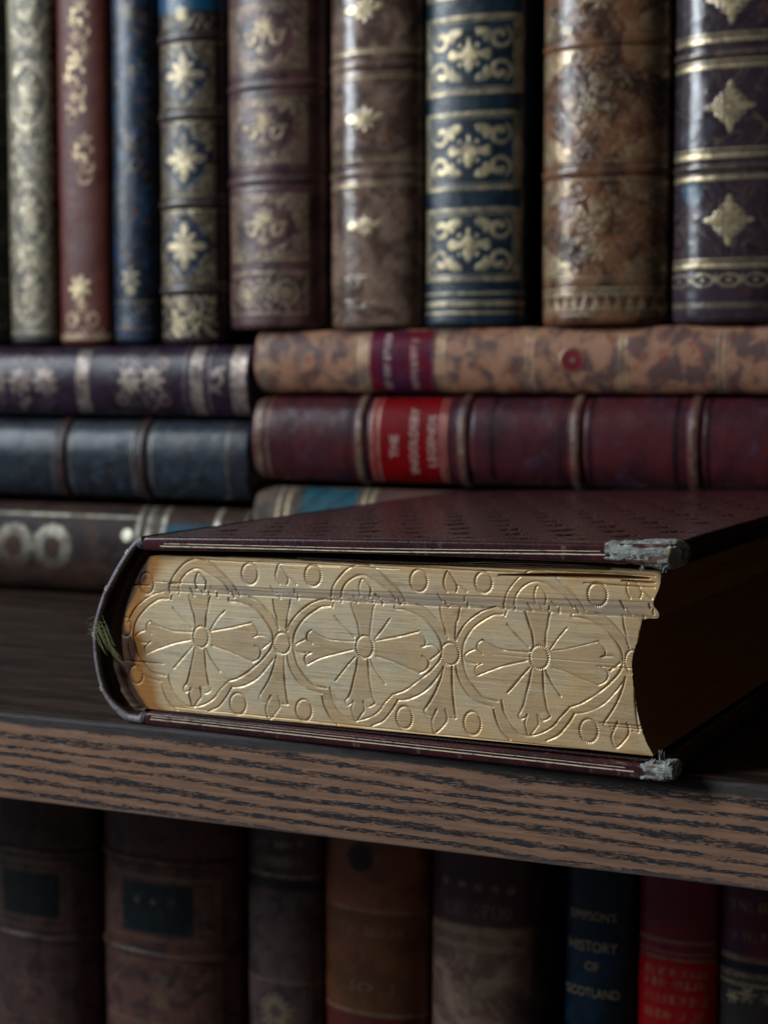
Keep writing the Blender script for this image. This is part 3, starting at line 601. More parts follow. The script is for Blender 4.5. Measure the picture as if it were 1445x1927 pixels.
# lining of the hollow: rough dark spine paper and sewing between leather and pages
M['lining'] = plain('spine_lining', (0.11, 0.052, 0.028, 1), 0.75, scale=6, bump=0.5)
n = len(arc); P = np.zeros((n, 8, 3))
for j, f in enumerate(np.linspace(0, 1, 8)):
    zq = np.clip(arc[:, 1], 0.52, 5.44); pu = ul(zq) + 0.02
    iu_ = arc[:, 0] + nin[:, 0] * thk * 0.9; iz = arc[:, 1] + nin[:, 1] * thk * 0.9
    P[:, j, 0] = iu_ * (1 - f) + pu * f; P[:, j, 2] = iz * (1 - f) + zq * f
    P[:, j, 1] = 0.42 + 0.05 * f + 0.10 * vnoise(sarc * 3, sarc * 0 + f * 4, 95, 3) + 0.12 * math.sin(f * 9)
grid('spine_lining', P, M['lining'], hero)

# frayed corners: grey board bared where the leather has worn off
def corner(name, u0, u1, z0f, z1f, v1, seed, spikes, mat=None):
    nu, nr = 70, 120; us = np.linspace(0, 1, nu); P = np.zeros((nu, nr, 3)); an = np.linspace(0, 2 * np.pi, nr)
    for i, s_ in enumerate(us):
        u_ = u0 + (u1 - u0) * s_
        z0, z1 = z0f(u_), z1f(u_); hz = (z1 - z0) / 2; zc = (z1 + z0) / 2
        vd = v1 * (0.25 + 0.75 * s_ ** 0.8); taper = min(1, 0.90 + s_) * (1 - 0.55 * np.clip((s_ - 0.90) / 0.10, 0, 1) ** 2)
        cs = np.sign(np.cos(an)) * np.abs(np.cos(an)) ** 0.75; sn = np.sign(np.sin(an)) * np.abs(np.sin(an)) ** 0.6
        hz2 = hz * (1 - 0.15 * np.clip((s_ - 0.8) / 0.2, 0, 1))
        P[i, :, 0] = u_; P[i, :, 1] = -0.03 + vd / 2 - vd / 2 * cs * taper; P[i, :, 2] = zc + hz2 * sn * taper
    ux, vx, zx = P[..., 0], P[..., 1], P[..., 2]
    n1_ = vnoise(ux * 1.1 + seed, zx * 4.5 + vx * 2, seed, 4); n2_ = vnoise(ux * 6 + seed, zx * 2.5 + vx * 6, seed + 1, 3)
    lay = 0.035 * np.sign(np.sin(zx * 26 + n1_ * 3)) * (0.5 + 0.5 * n2_)
    P[..., 1] -= 0.11 * n1_ + lay * 0.8; P[..., 2] += 0.055 * n2_ + 0.045 * n1_; P[..., 0] += 0.10 * n1_ * (us[:, None] > 0.15)
    P[..., 2] = np.maximum(P[..., 2], 0.003) if z0f(u0) < 1 else P[..., 2]
    P[:, -1] = P[:, 0]
    b = P.reshape(-1, 3); f = gfaces(nu, nr)
    k = len(b); b = np.vstack([b, P[0].mean(0), P[-1].mean(0)])
    ex = [[k, j + 1, j, j] for j in range(nr - 1)] + [[k + 1, (nu - 1) * nr + j, (nu - 1) * nr + j + 1, (nu - 1) * nr + j + 1] for j in range(nr - 1)]
    faces = [list(q) for q in f] + [[a, c, d] for a, c, d, _ in ex]
    m = MB(); m.v = [tuple(q) for q in b]; m.f = faces
    rr = random.Random(seed)
    for (su, sz, L_, du, dz) in spikes:
        for q in range(5):
            p0 = Vector((su + rr.uniform(-0.06, 0.06), rr.uniform(-0.06, 0.15), sz + rr.uniform(-0.04, 0.04)))
            p1 = p0 + Vector((du * 0.5, rr.uniform(-0.03, 0.03), dz * 0.5)) * L_; p2 = p0 + Vector((du + rr.uniform(-.2, .2), rr.uniform(-0.1, 0.1), dz)) * L_
            m.tube([p0, p1, p2], [0.035, 0.022, 0.004], 5)
    o = m.build(name, M['frayed'], hero, smooth=True)
    o['label'] = 'grey frayed board bared at the worn corner'
    return o
corner('worn_corner', 15.52, 17.56, lambda u: ZTOP(u) - 0.56 - 0.20 * np.clip((u - 16.2) / 1.0, 0, 1), lambda u: ZTOP(u) + 0.05, 1.9, 7, [(17.3, 5.98, 0.14, -0.3, -1), (16.6, 5.96, 0.10, 0.3, -1), (17.45, 6.5, 0.1, 0.8, 0.4)])
corner('worn_corner', 16.62, 17.66, lambda u: 0.0 + 0.05 * (u > 17.3), lambda u: 0.47 + 0.10 * (u - 16.6), 0.9, 13, [(17.25, 0.60, 0.26, -0.1, 1), (17.45, 0.5, 0.18, 0.5, 0.8), (16.95, 0.5, 0.12, 0.4, 0.8)])

# green tuft caught at the spine
M['green'] = plain('pale_green_fibre', (0.36, 0.40, 0.17, 1), 0.8, scale=9)
tuft = empty('fibre_tuft', (-9.80, -0.15, 2.80)); tag(tuft, 'wispy green fibre tuft caught across the spine end of the gilt-edged book', 'tuft')
m = MB(); rr = random.Random(9)
for k in range(48):
    f = rr.random(); body = rr.random() < 0.72
    if body:
        s0 = rr.uniform(0, 0.6); ln = rr.uniform(0.35, 0.55); c0 = np.array([(-0.30, 0.55), (-0.05, 0.15), (0.18, -0.30), (0.62, -0.72)])
        p = spline(c0, 6); n_ = len(p); a = int(s0 * n_); b = min(n_, int((s0 + ln) * n_) + 2); p = p[a:b]
        ofs = (rr.gauss(0, 0.12), rr.gauss(0, 0.07), rr.gauss(0, 0.11))
        pts = [(q[0] + ofs[0] * (1 - i / len(p) * 0.3), ofs[1] - 0.05, q[1] + ofs[2]) for i, q in enumerate(p)]
        if len(pts) > 2: m.tube(pts, [0.0055] * (len(pts) - 1) + [0.002], 4)
    else:
        p0 = (rr.uniform(-0.15, 0.1), rr.uniform(-0.1, 0.05), rr.uniform(0.1, 0.5)); p1 = (p0[0] - rr.uniform(0.2, 0.45), p0[1] - rr.uniform(0, .1), p0[2] + rr.uniform(-0.15, 0.35)); p2 = (p1[0] - rr.uniform(0.05, 0.3), p1[1], p1[2] + rr.uniform(-0.2, 0.25))
        m.tube([p0, p1, p2], [0.006, 0.004, 0.001], 4)
m.build('fibres', M['green'], tuft, smooth=True)

# ---------------------------------------------------------------- ornament drawing on a spine: s across, t up the spine (cm)
def sm(d, w=0.03): return np.clip(0.5 - d / w, 0, 1)
def disc(S, T, s, t, r): return sm(np.hypot(S - s, T - t) - r)
def ell(S, T, s, t, a, b, rot=0):
    c, n = math.cos(rot), math.sin(rot); x = (S - s) * c + (T - t) * n; y = -(S - s) * n + (T - t) * c
    return sm((np.hypot(x / a, y / b) - 1) * min(a, b))
def ring(S, T, s, t, r, w=0.05): return sm(np.abs(np.hypot(S - s, T - t) - r) - w / 2)
def line(S, T, t, w): return sm(np.abs(T - t) - w / 2)
def vline(S, T, s, t0, t1, w): return sm(np.maximum(np.abs(S - s) - w / 2, np.maximum(t0 - T, T - t1)))
def rect(S, T, s0, s1, t0, t1): return sm(np.maximum(np.maximum(s0 - S, S - s1), np.maximum(t0 - T, T - t1)))
def frame(S, T, s0, s1, t0, t1, w=0.06): return np.clip(rect(S, T, s0, s1, t0, t1) - rect(S, T, s0 + w, s1 - w, t0 + w, t1 - w), 0, 1)
def mx(*a):
    o = a[0]
    for b in a[1:]: o = np.maximum(o, b)
    return o
def flower(S, T, s, t, r, n=8, ph=0.0):
    o = disc(S, T, s, t, r * 0.22)
    for k in range(n):
        a = 2 * math.pi * k / n + ph; o = mx(o, ell(S, T, s + 0.6 * r * math.cos(a), t + 0.6 * r * math.sin(a), 0.38 * r, 0.17 * r, a))
    return o
def curl(S, T, s, t, r, ph, sgn=1, w=0.09, turns=1.15):
    """spiral leaf scroll"""
    o = np.zeros_like(S)
    for k in range(26):
        f = k / 25; a = ph + sgn * f * turns * 2 * math.pi; rr = r * (1 - 0.62 * f)
        o = mx(o, disc(S, T, s + rr * math.cos(a), t + rr * math.sin(a), w * (0.45 + 0.75 * f)))
    return o
def lace(S, T, k=5.0, seed=0, thr=0.30):
    """dense small-tool filigree"""
    x = S * k + seed * 3.1 + 1.3 * np.sin(T * k * 0.8 + seed); y = T * k + 1.5 * np.sin(S * k * 0.9 + seed * 2)
    v = np.sin(x) * np.sin(y) + 0.5 * np.sin(x * 1.9 + y * 0.7)
    return np.clip((thr - np.abs(v - 0.15)) / 0.12, 0, 1)
def teeth(S, T, t, h, p, up=1): 
    f = np.abs(((S / p) % 1) - 0.5) * 2; return sm(np.maximum(-(T - t) * up, (T - t) * up - h * f), 0.04)
def rope(S, T, t, h, p, ax=0): return sm(np.abs(T - t) - h / 2) * (0.35 + 0.65 * (np.sin(2 * math.pi * (S + (T - t) * 0.8) / p) > 0))
def glyphs(S, T, t, h, s0, s1, seed=0, p=0.26):
    """a row of worn capital letters too rubbed to read"""
    rs = np.random.RandomState(seed); o = np.zeros_like(S); x = s0
    while x < s1 - p * 0.5:
        k = rs.randint(4); ww = p * 0.7
        if k in (0, 1): o = mx(o, vline(S, T, x + 0.03, t, t + h, 0.06))
        if k in (0, 2): o = mx(o, vline(S, T, x + ww - 0.03, t, t + h, 0.06))
        if k == 1: o = mx(o, rect(S, T, x, x + ww, t + h - .06, t + h), rect(S, T, x, x + ww * .8, t + h / 2 - .03, t + h / 2 + .03))
        if k == 2: o = mx(o, rect(S, T, x, x + ww, t, t + .06), vline(S, T, x + 0.04, t, t + h, 0.05))
        if k == 3: o = mx(o, np.clip(ell(S, T, x + ww / 2, t + h / 2, ww / 2, h / 2) - ell(S, T, x + ww / 2, t + h / 2, ww / 2 - .06, h / 2 - .06), 0, 1))
        if k == 0: o = mx(o, rect(S, T, x, x + ww, t + h / 2 - .03, t + h / 2 + .03))
        x += p * rs.choice([1, 1, 1, 1.25])
    return o
class Paint:
    def __init__(s, S, T): s.S, s.T = S, T; s.g = np.zeros_like(S); s.c = np.zeros(S.shape + (4,)); 
    def gilt(s, *m, k=1.0):
        for a in m: s.g = np.maximum(s.g, a * k)
    def col(s, m, rgb, k=1.0):
        a = (m * k)[..., None]; s.c[..., :3] = s.c[..., :3] * (1 - a) + np.array(rgb[:3]) * a; s.c[..., 3] = np.maximum(s.c[..., 3], m * k)

SQ = 0.80
def surf(w, bulge, S, T, off=0.0, h=None):
    hw = w / 2; q = np.clip(S / hw, -1, 1)
    y = -bulge * np.power(np.clip(1 - np.abs(q) ** 2.15, 0, 1), 0.52)
    # outward offset mostly along -y, sideways near the joints
    nx = q ** 3; ny = -np.sqrt(np.clip(1 - nx ** 2, 0, 1))
    return np.stack([S + nx * off, y + ny * off, T], -1)
def book(name, label, w, h, loc, mat, paint=None, bulge=None, depth=15.0, lying=False, bands=(), band_h=0.13, band_w=0.42, band_mat=None, labels=(), text=(), step=0.06, lean=0.0, group=None, band_gilt=0.35):
    """bands: t positions of raised bands. labels: (t0, t1, s0, s1, material, paint). text: (string, size, s, t, material, squeeze)"""
    bulge = bulge or w * 0.26
    root = empty(name, loc, (0, R(-90) if lying else R(lean), 0)); tag(root, label, 'book', group)
    a = np.linspace(-90, 90, max(40, int(w / step * 1.3))); s_ = w / 2 * np.sin(np.radians(a)); t_ = np.linspace(0, h, int(h / step))
    S, T = np.meshgrid(s_, t_, indexing='ij')
    P = Paint(S, T)
    if paint: paint(P, S, T)
    e = np.minimum(T, h - T); cap = 0.16 * np.clip(1 - e / 0.22, 0, 1) ** 2
    wear = vnoise(S * 1.3, T * 1.3, len(label), 3) * 0.018 + vnoise(S * 0.35, T * 0.2, len(label) + 3, 2) * 0.03
    off = -cap + wear
    for b in bands: off = off - 0.025 * np.exp(-((np.abs(T - b) - band_w * 0.62) / 0.07) ** 2)
    X = surf(w, bulge, S, T, off)
    grid('spine', X, mat, root, {'gilt': P.g, 'paint': P.c})
    for b in bands:
        v = np.linspace(-1, 1, 11); SS, VV = np.meshgrid(s_, v, indexing='ij'); TT = b + VV * band_w / 2
        o_ = band_h * np.sqrt(np.clip(1 - VV ** 2, 0, 1)) - 0.02
        G = Paint(SS, TT)
        G.gilt(rope(SS, TT, b, band_w * 0.5, 0.16) * (0.5 + 0.5 * vnoise(SS * 2, TT * 2, 7, 2)), k=band_gilt)
        grid('raised_band', surf(w, bulge, SS, TT, o_ + vnoise(SS * 2, TT, 5, 2) * .012), band_mat or mat, root, {'gilt': G.g if band_mat is None or True else G.g * 0, 'paint': G.c})
    for (t0, t1, q0, q1, lm, lp_) in labels:
        ss = np.linspace(q0, q1, 60); tt = np.linspace(t0, t1, max(8, int((t1 - t0) / 0.05))); SS, TT = np.meshgrid(ss, tt, indexing='ij')
        G = Paint(SS, TT)
        if lp_: lp_(G, SS, TT)
        ed = np.minimum(np.minimum(SS - q0, q1 - SS), np.minimum(TT - t0, t1 - TT))
        lo = grid('title_label', surf(w, bulge, SS, TT, 0.035 * np.clip(ed / 0.04, -1, 1) + 0.010), lm, root, {'gilt': G.g, 'paint': G.c})
    for (st, size, s0, t0, tm, sqz) in text:
        cu = bpy.data.curves.new('lettering', 'FONT'); cu.body = st; cu.size = 1; cu.align_x = 'CENTER'; cu.resolution_u = 3; cu.offset = 0.0
        to = bpy.data.objects.new('tmp', cu); C.objects.link(to); bpy.context.view_layer.update()
        dg = bpy.context.evaluated_depsgraph_get(); tmp = to.evaluated_get(dg).to_mesh()
        co_ = np.zeros(len(tmp.vertices) * 3); tmp.vertices.foreach_get('co', co_); co_ = co_.reshape(-1, 3); fs = [list(p.vertices) for p in tmp.polygons]
        to.evaluated_get(dg).to_mesh_clear(); bpy.data.objects.remove(to)
        s2 = co_[:, 0] * size * sqz + s0; t2 = co_[:, 1] * size + t0
        Q = surf(w, bulge, s2, t2, 0.075)
        par = lo if labels else root
        raw_mesh('lettering', Q, fs, tm, par, smooth=False)
    hw = w / 2
    for sg in (-1, 1):
        m = MB(); x0, x1 = (hw - 0.30, hw - 0.02) if sg > 0 else (-hw + 0.02, -hw + 0.30)
        m.box(x0, x1, 0.06, depth, -0.0, h); cv = m.build('cover', mat, root, bevel=0.06)
        n = len(cv.data.vertices); at_ = cv.data.attributes.new('paint', 'FLOAT_COLOR', 'POINT'); at_.data.foreach_set('color', np.zeros(n * 4, dtype=np.float32))
    MB().box(-hw + 0.32, hw - 0.32, 0.12, depth - 0.35, 0.3, h - 0.3).build('page_block', M['paper'], root)
    return root

def pal(name, c1, c2, **k): return leather(name, srgb(*c1)[:3] + (1,), srgb(*c2)[:3] + (1,), **k)
YS = 28.0
def stand(px, w, zb): return (px, YS, zb)

# --- upper row, left to right -------------------------------------------------------------
def T_of(y, x):      # height on the row for a printed height (authoring aid: linear fit of z over the photo)
    top = np.interp(x, [65, 165, 260, 370, 530, 715, 895, 1145, 1370], [30.8, 30.5, 30.2, 29.9, 29.5, 29.0, 28.5, 28.0, 27.5])
    k = np.interp(x, [65, 165, 260, 370, 530, 715, 895, 1145, 1370], [.0273, .0270, .0265, .0262, .0257, .0248, .0242, .0235, .0228])
    return top - k * y
G1, G2 = 'books standing upright on the lying books', None
ZL, ZR = 13.02, 13.62
def p0(P, S, T):
    for t in np.arange(1, 20, 2.4): P.gilt(line(S, T, t, 0.12), k=0.4)
    P.gilt(lace(S, T, 4, 3, 0.12), k=0.25)
book('antique_book', 'dark grey-green standing book cut off by the left edge of the photo', 2.7, 20.5, (-35.45, YS, ZL), pal('slate_leather', (42, 46, 44), (30, 32, 32), rough=0.4), p0, group=G1)
def p1(P, S, T):
    P.gilt(rect(S, T, -1.32, 1.32, 0.95, 21) * 0.22)
    P.gilt(lace(S, T, 8.5, 1, 0.46), lace(S, T, 5.3, 5, 0.26), k=0.95)
    for c in (2.6, 6.6, 12.8, 17.2):
        P.g *= 1 - 0.6 * (ell(S, T, 0.1, c, 1.0, 1.5) * (1 - ell(S, T, 0.1, c, .6, 1.0))) * (lace(S, T, 9, 2, .3) < .3)
        P.gilt(ell(S, T, 0.1, c, 1.22, 1.75) - ell(S, T, 0.1, c, 1.0, 1.5), ell(S, T, 0.15, c - .2, 0.45, 0.38), flower(S, T, 0.2, c + 0.4, 0.7, 6))
    P.g[T < 0.95] = 0; P.gilt(rope(S, T, 0.62, 0.28, 0.2), line(S, T, 0.86, 0.06))
book('antique_book', 'narrow standing book whose spine is almost covered in pale gilt scrollwork', 2.92, 21, (-32.38, YS, ZL), pal('olive_leather', (52, 46, 38), (36, 32, 30), rough=0.42, gold=(0.66, 0.56, 0.38, 1), wear=0.8, off=3), p1, group=G1, bulge=0.6)
def p2(P, S, T):
    def spray(s, t, k=1.0, fl=1):
        P.gilt(flower(S, T, s, t, 0.42 * k, 5, 0.3), flower(S, T, s - 0.55 * fl * k, t - 0.75 * k, 0.36 * k, 5), curl(S, T, s + 0.2 * fl, t - 1.3 * k, 0.55 * k, 1.2, fl, 0.045, 0.9), curl(S, T, s - .1 * fl, t - 0.6 * k, 0.75 * k, -1, -fl, 0.035, 0.6))
        P.gilt(disc(S, T, s - 0.5 * fl, t - 0.25, 0.13), disc(S, T, s + 0.4 * fl, t - 0.5, 0.12), ell(S, T, s, t - .95 * k, .1, .3, .4))
    spray(0.2, 17.2); spray(-0.15, 15.6, 0.9, -1); spray(-.1, 14.4, 1.1); spray(-.3, 12.6, 0.8, -1); spray(0.35, 10.4, 1.0); P.gilt(curl(S, T, 0.2, 8.6, 0.6, 1.4, -1, 0.05, 0.8))
    P.gilt(flower(S, T, -0.1, 2.9, 0.75, 7, .5), flower(S, T, 0.0, 2.0, 0.4, 6), curl(S, T, -0.6, 1.25, 0.5, 0, 1, 0.06), curl(S, T, 0.6, 1.25, 0.5, math.pi, -1, 0.06), ring(S, T, .6, 1.3, .3), ring(S, T, -.6, 1.3, .3))
    P.gilt(rope(S, T, 0.42, 0.28, 0.24), lace(S, T, 6, 1, .2) * rect(S, T, -1.2, 1.2, .3, .9), k=0.7)
book('antique_book', 'rust-brown smooth standing book with gilt flower sprays down its spine', 3.12, 21, (-29.14, YS, 12.96), pal('rust_cloth', (102, 40, 24), (88, 34, 22), rough=0.55, bump=0.2, off=7, dust=0.04, wear=.5), p2, group=G1, bulge=0.55)
def p3(P, S, T):
    P.gilt(lace(S, T, 3.0, 6, 0.10) * (T > 7), k=0.35)
    for t in (19.5, 16.5, 13.5, 10): P.gilt(flower(S, T, 0.1, t, 0.5, 6), k=0.4); 
    P.gilt(curl(S, T, 0.25, 9.0, 0.5, 1.5, -1, .04, .8), k=.5)
    P.gilt(flower(S, T, 0.0, 3.3, 0.62, 6, .5), ell(S, T, 0, 2.7, .3, .3), k=0.75); P.gilt(lace(S, T, 7, 1, .25) * rect(S, T, -1, 1, .9, 2.0), k=0.35); P.gilt(line(S, T, 2.1, 0.05), line(S, T, 0.8, 0.05), k=0.5)
book('antique_book', 'slim midnight-blue standing book mottled with brown, right of the rust-brown one', 2.5, 21, (-26.16, YS, 13.0), pal('midnight_leather', (28, 54, 82), (22, 28, 38), c3=srgb(110, 70, 52), rough=0.34, mscale=0.9, off=12, thr=(.4, .6)), p3, group=G1, bulge=0.6)
def p4(P, S, T):
    tb = [T_of(y, 370) - 12.95 for y in (73, 218, 383, 545)]
    bands_ = [(tb[i + 1] + 0.30, tb[i] - 0.30) for i in range(3)]
    for (a, b) in bands_:
        m = (a + b) / 2; hh = (b - a) / 2
        P.gilt(rect(S, T, -1.55, 1.55, a + .12, b - .12) * (np.abs(S) / 1.7 + np.abs(T - m) / hh > 0.98), k=0.22); P.gilt(lace(S, T, 6, 2, .3) * rect(S, T, -1.5, 1.5, a + .1, b - .1) * (np.abs(S) / 1.6 + np.abs(T - m) / hh > 0.9), k=.7)
        P.gilt(flower(S, T, -0.05, m, .88, 8), ell(S, T, -.05, m + .75, .22, .42), ell(S, T, -.05, m - .75, .22, .42), ell(S, T, -.8, m, .42, .2), ell(S, T, .7, m, .42, .2), disc(S, T, -.05, m, .3))
        P.col(ell(S, T, -0.05, m, 1.25, hh * .8), srgb(36, 52, 78), 0.75)
        P.gilt(line(S, T, a + .05, .06), line(S, T, b - .05, .06))
    P.gilt(lace(S, T, 5, 4, .34) * rect(S, T, -1.6, 1.6, .35, tb[3] - .3), disc(S, T, -.2, 2.0, .32), disc(S, T, -.2, 1.0, .3), ell(S, T, -.2, 1.6, .7, 1.0) * (lace(S, T, 5, 4, .5) > .2), k=.95)
    P.gilt(disc(S, T, -.1, 16.1, .35), lace(S, T, 5, 4, .3) * rect(S, T, -1.5, 1.5, tb[0] + .3, tb[0] + 1.0), k=.8)
    P.col(rect(S, T, -2, 2, tb[0] + 1.2, 21), srgb(12, 74, 108), 0.95)
book('antique_book', 'dark ribbed standing book with large gilt rosettes and a blue panel at its top', 3.75, 21, (-22.70, YS, 12.95), pal('umber_leather', (52, 40, 38), (40, 32, 36), rough=0.33, off=15, wear=.7), p4, group=G1, bands=[T_of(y, 370) - 12.95 for y in (73, 218, 383, 545)], band_w=0.5, band_h=0.1)
def p5(P, S, T):
    zb = 13.62
    for (y0, y1) in ((18, 138), (190, 312), (368, 492)):
        a, b = T_of(y1, 530) - zb, T_of(y0, 530) - zb; m = (a + b) / 2
        P.gilt(frame(S, T, -2.25, 2.0, a, b, .10), frame(S, T, -2.05, 1.8, a + .22, b - .22, .05), k=.8)
        P.gilt(rect(S, T, -2.2, 1.95, a + .1, b - .1) * (np.hypot((S + .1) / 1.75, (T - m) / 1.25) > 1), k=0.25)
        P.gilt(lace(S, T, 5.5, 3, .30) * rect(S, T, -2.1, 1.9, a + .1, b - .1) * (np.hypot((S + .1) / 1.7, (T - m) / 1.2) > .9), k=.8)
        P.gilt(ell(S, T, -.15, m + .45, .34, .42), flower(S, T, -.15, m + .45, .62, 9), ell(S, T, -.15, m - .6, .3, .22), ell(S, T, -.15, m - .25, .09, .5), curl(S, T, -.8, m - .1, .42, 0, 1, .09), curl(S, T, .55, m - .1, .42, math.pi, -1, .09), disc(S, T, -1.2, m + .2, .13), disc(S, T, .95, m + .2, .13), k=.9)
    for y in (165, 340): 
        t = T_of(y, 530) - zb; P.gilt(rope(S, T, t, .28, .2), k=.45)
    a, b = T_of(592, 530) - zb, T_of(512, 530) - zb
    P.gilt(frame(S, T, -2.25, 2.0, a, b, .07), ring(S, T, -1.2, (a + b) / 2, .55, .12), ring(S, T, 1.0, (a + b) / 2, .55, .12), disc(S, T, -1.2, (a + b) / 2, .34), disc(S, T, 1.0, (a + b) / 2, .34), flower(S, T, -.1, (a + b) / 2 + .2, .6, 6), lace(S, T, 4.5, 7, .2) * rect(S, T, -2.2, 1.9, a, b), k=.7)
book('antique_book', 'broad brown-purple standing book with three framed gilt panels, left of the glossy brown one', 5.3, 21, (-17.95, YS, 13.62), pal('plum_brown_leather', (96, 64, 62), (60, 38, 42), rough=0.36, mscale=0.7, off=20, wear=.95), p5, group=G1, bands=[T_of(y, 530) - 13.62 for y in (165, 340)], band_w=.45, band_h=.08)
def p6(P, S, T):
    zb = 13.62
    for y in (105, 152, 305, 352): 
        t = T_of(y, 715) - zb; P.gilt(line(S, T, t, .10), line(S, T, t + .16, .05), k=.85)
    for y in (128, 330): t = T_of(y, 715) - zb; P.gilt(ring((S % .4), T, .2, t, .12, .05), disc(S % .4, T, .2, t, .05), k=.8)
    for y in (25, 228, 428):
        t = T_of(y, 715) - zb; f = 0.72 if y > 400 else 1.0
        P.gilt(ell(S, T, -.85, t, .42 * f, .22), flower(S, T, -.15, t, .62 * f, 8), ell(S, T, .5, t + .1, .3, .14, .5), k=.95)
        for sx in (-2.0, 1.7): 
            for sy in (-1.1, 1.1): P.gilt(disc(S, T, sx, t + sy, .08), curl(S, T, sx * .85, t + sy, .25, 0, 1, .035), k=.45)
    P.gilt(lace(S, T, 5, 2, .22) * rect(S, T, -2.2, .8, 1.95, 2.5), lace(S, T, 6, 5, .2) * rect(S, T, -2.2, 1.8, .9, 1.3), k=.6)
book('antique_book', 'glossy mottled brown standing book with small gilt fleurons between double gilt bands', 4.8, 21, (-12.65, YS, 13.60), pal('tree_calf', (140, 114, 98), (84, 64, 56), c3=srgb(116, 78, 54), rough=0.26, bump=.12, mscale=0.75, off=26, thr=(.42, .6)), p6, group=G1, bands=[T_of(y, 715) - 13.6 for y in (128, 330)], band_w=.4, band_h=.05)
def p7(P, S, T):
    zb = 13.6
    for (y0, y1) in ((32, 180), (212, 358), (392, 530), (-150, 0)):
        a, b = T_of(y1, 895) - zb, T_of(y0, 895) - zb; m = (a + b) / 2
        P.gilt(frame(S, T, -2.3, 2.3, a, b, .16), frame(S, T, -2.08, 2.08, a + .26, b - .26, .05), line(S, T, a + .1, .16) * (np.abs(S) < 2.3), line(S, T, b - .1, .16) * (np.abs(S) < 2.3), k=.75)
        for sx in (-1, 1):
            for sy in (-1, 1):
                P.gilt(curl(S, T, sx * 1.45, m + sy * .72, .52, -sx * sy * 0.6 + (math.pi / 2) * sy, -sx * sy, .12, 1.0), ell(S, T, sx * .72, m + sy * .98, .40, .20, -sx * sy * .3), ell(S, T, sx * .85, m + sy * .80, .16, .26, 0), disc(S, T, sx * .42, m + sy * .42, .09), k=.95)
            P.gilt(ell(S, T, sx * .62, m, .42, .17), ell(S, T, sx * .85, m + .1, .20, .12, .5), ell(S, T, sx * .85, m - .1, .20, .12, -.5), ell(S, T, sx * .22, m + .05, .10, .3, sx * .3))
        P.gilt(ell(S, T, 0, m, .13, .78), disc(S, T, 0, m + .1, .2), ell(S, T, 0, m - .4, .2, .3))
    for y, w_ in ((553, .10), (572, .22), (590, .10)): P.gilt(line(S, T, T_of(y, 895) - zb, w_), k=.7)
book('antique_book', 'bright blue-teal standing book with gilt scroll panels, the only blue spine right of centre', 4.9, 21, (-7.75, YS, 13.60), pal('teal_leather', (26, 46, 58), (18, 30, 40), rough=0.34, mscale=1.5, off=33, wear=.45, dust=.04), p7, group=G1, bulge=.9)
def p8(P, S, T):
    zb = 13.6
    for (y0, y1) in ((-140, 78), (100, 305), (345, 520)):
        a, b = T_of(y1, 1145) - zb, T_of(y0, 1145) - zb; m = (a + b) / 2
        for sx in (-1, 1):
            for t0_, sg in ((a, 1), (b, -1)):
                u = np.abs(S - sx * 2.75); v = (T - t0_) * sg
                cor = ((u / 1.7 + v / 1.45) < 1) & (v > 0) & (u > .0)
                P.gilt(cor * 0.75, lace(S, T, 5.5, 2 + sx, .36) * cor, disc(S, T, sx * 2.05, t0_ + sg * .65, .26), ell(S, T, sx * 1.5, t0_ + sg * .4, .3, .2), k=1.0 if sx < 0 else .75)
        P.gilt(flower(S, T, -.3, m + .2, 1.0, 7, .4) * (lace(S, T, 8, 1, .5) > .1), curl(S, T, -.9, m - .3, .6, 0, 1, .09), curl(S, T, .2, m + .7, .45, 2, -1, .06), ell(S, T, -1.3, m + .1, .45, .3, .6), disc(S, T, -.5, m - .9, .16), ell(S, T, -.2, m + 1.1, .15, .3), flower(S, T, .1, m - 1.0, .5, 6), k=.8)
        P.gilt(line(S, T, a - .08, .10), line(S, T, b + .08, .10), vline(S, T, -2.75, a, b, .1), k=.8)
        P.gilt(lace(S, T, 6.5, 6, .24) * rect(S, T, -2.6, 2.7, a, b), k=.55)
    for y in (88, 325): t = T_of(y, 1145) - zb; P.gilt(teeth(S, T, t - .15, .35, .36), k=.55)
    P.gilt(line(S, T, T_of(545, 1145) - zb, .14), line(S, T, T_of(532, 1145) - zb, .05), teeth(S, T, .55, .75, .5), rect(S, T, -2.8, 2.8, 1.25, 1.45), rope(S, T, .42, .1, .15), k=.9)
book('antique_book', 'wide mottled calf standing book with worn gilt corners and a toothed gilt foot border', 5.85, 21, (-1.47, YS, 13.58), pal('calf_gilt_leather', (124, 82, 58), (62, 40, 32), c3=srgb(44, 34, 34), rough=0.24, bump=.2, mscale=0.65, off=41, wear=1.0, thr=(.42, .62)), p8, group=G1, bands=[T_of(y, 1145) - 13.6 for y in (88, 325)], band_w=.45, band_h=.07)
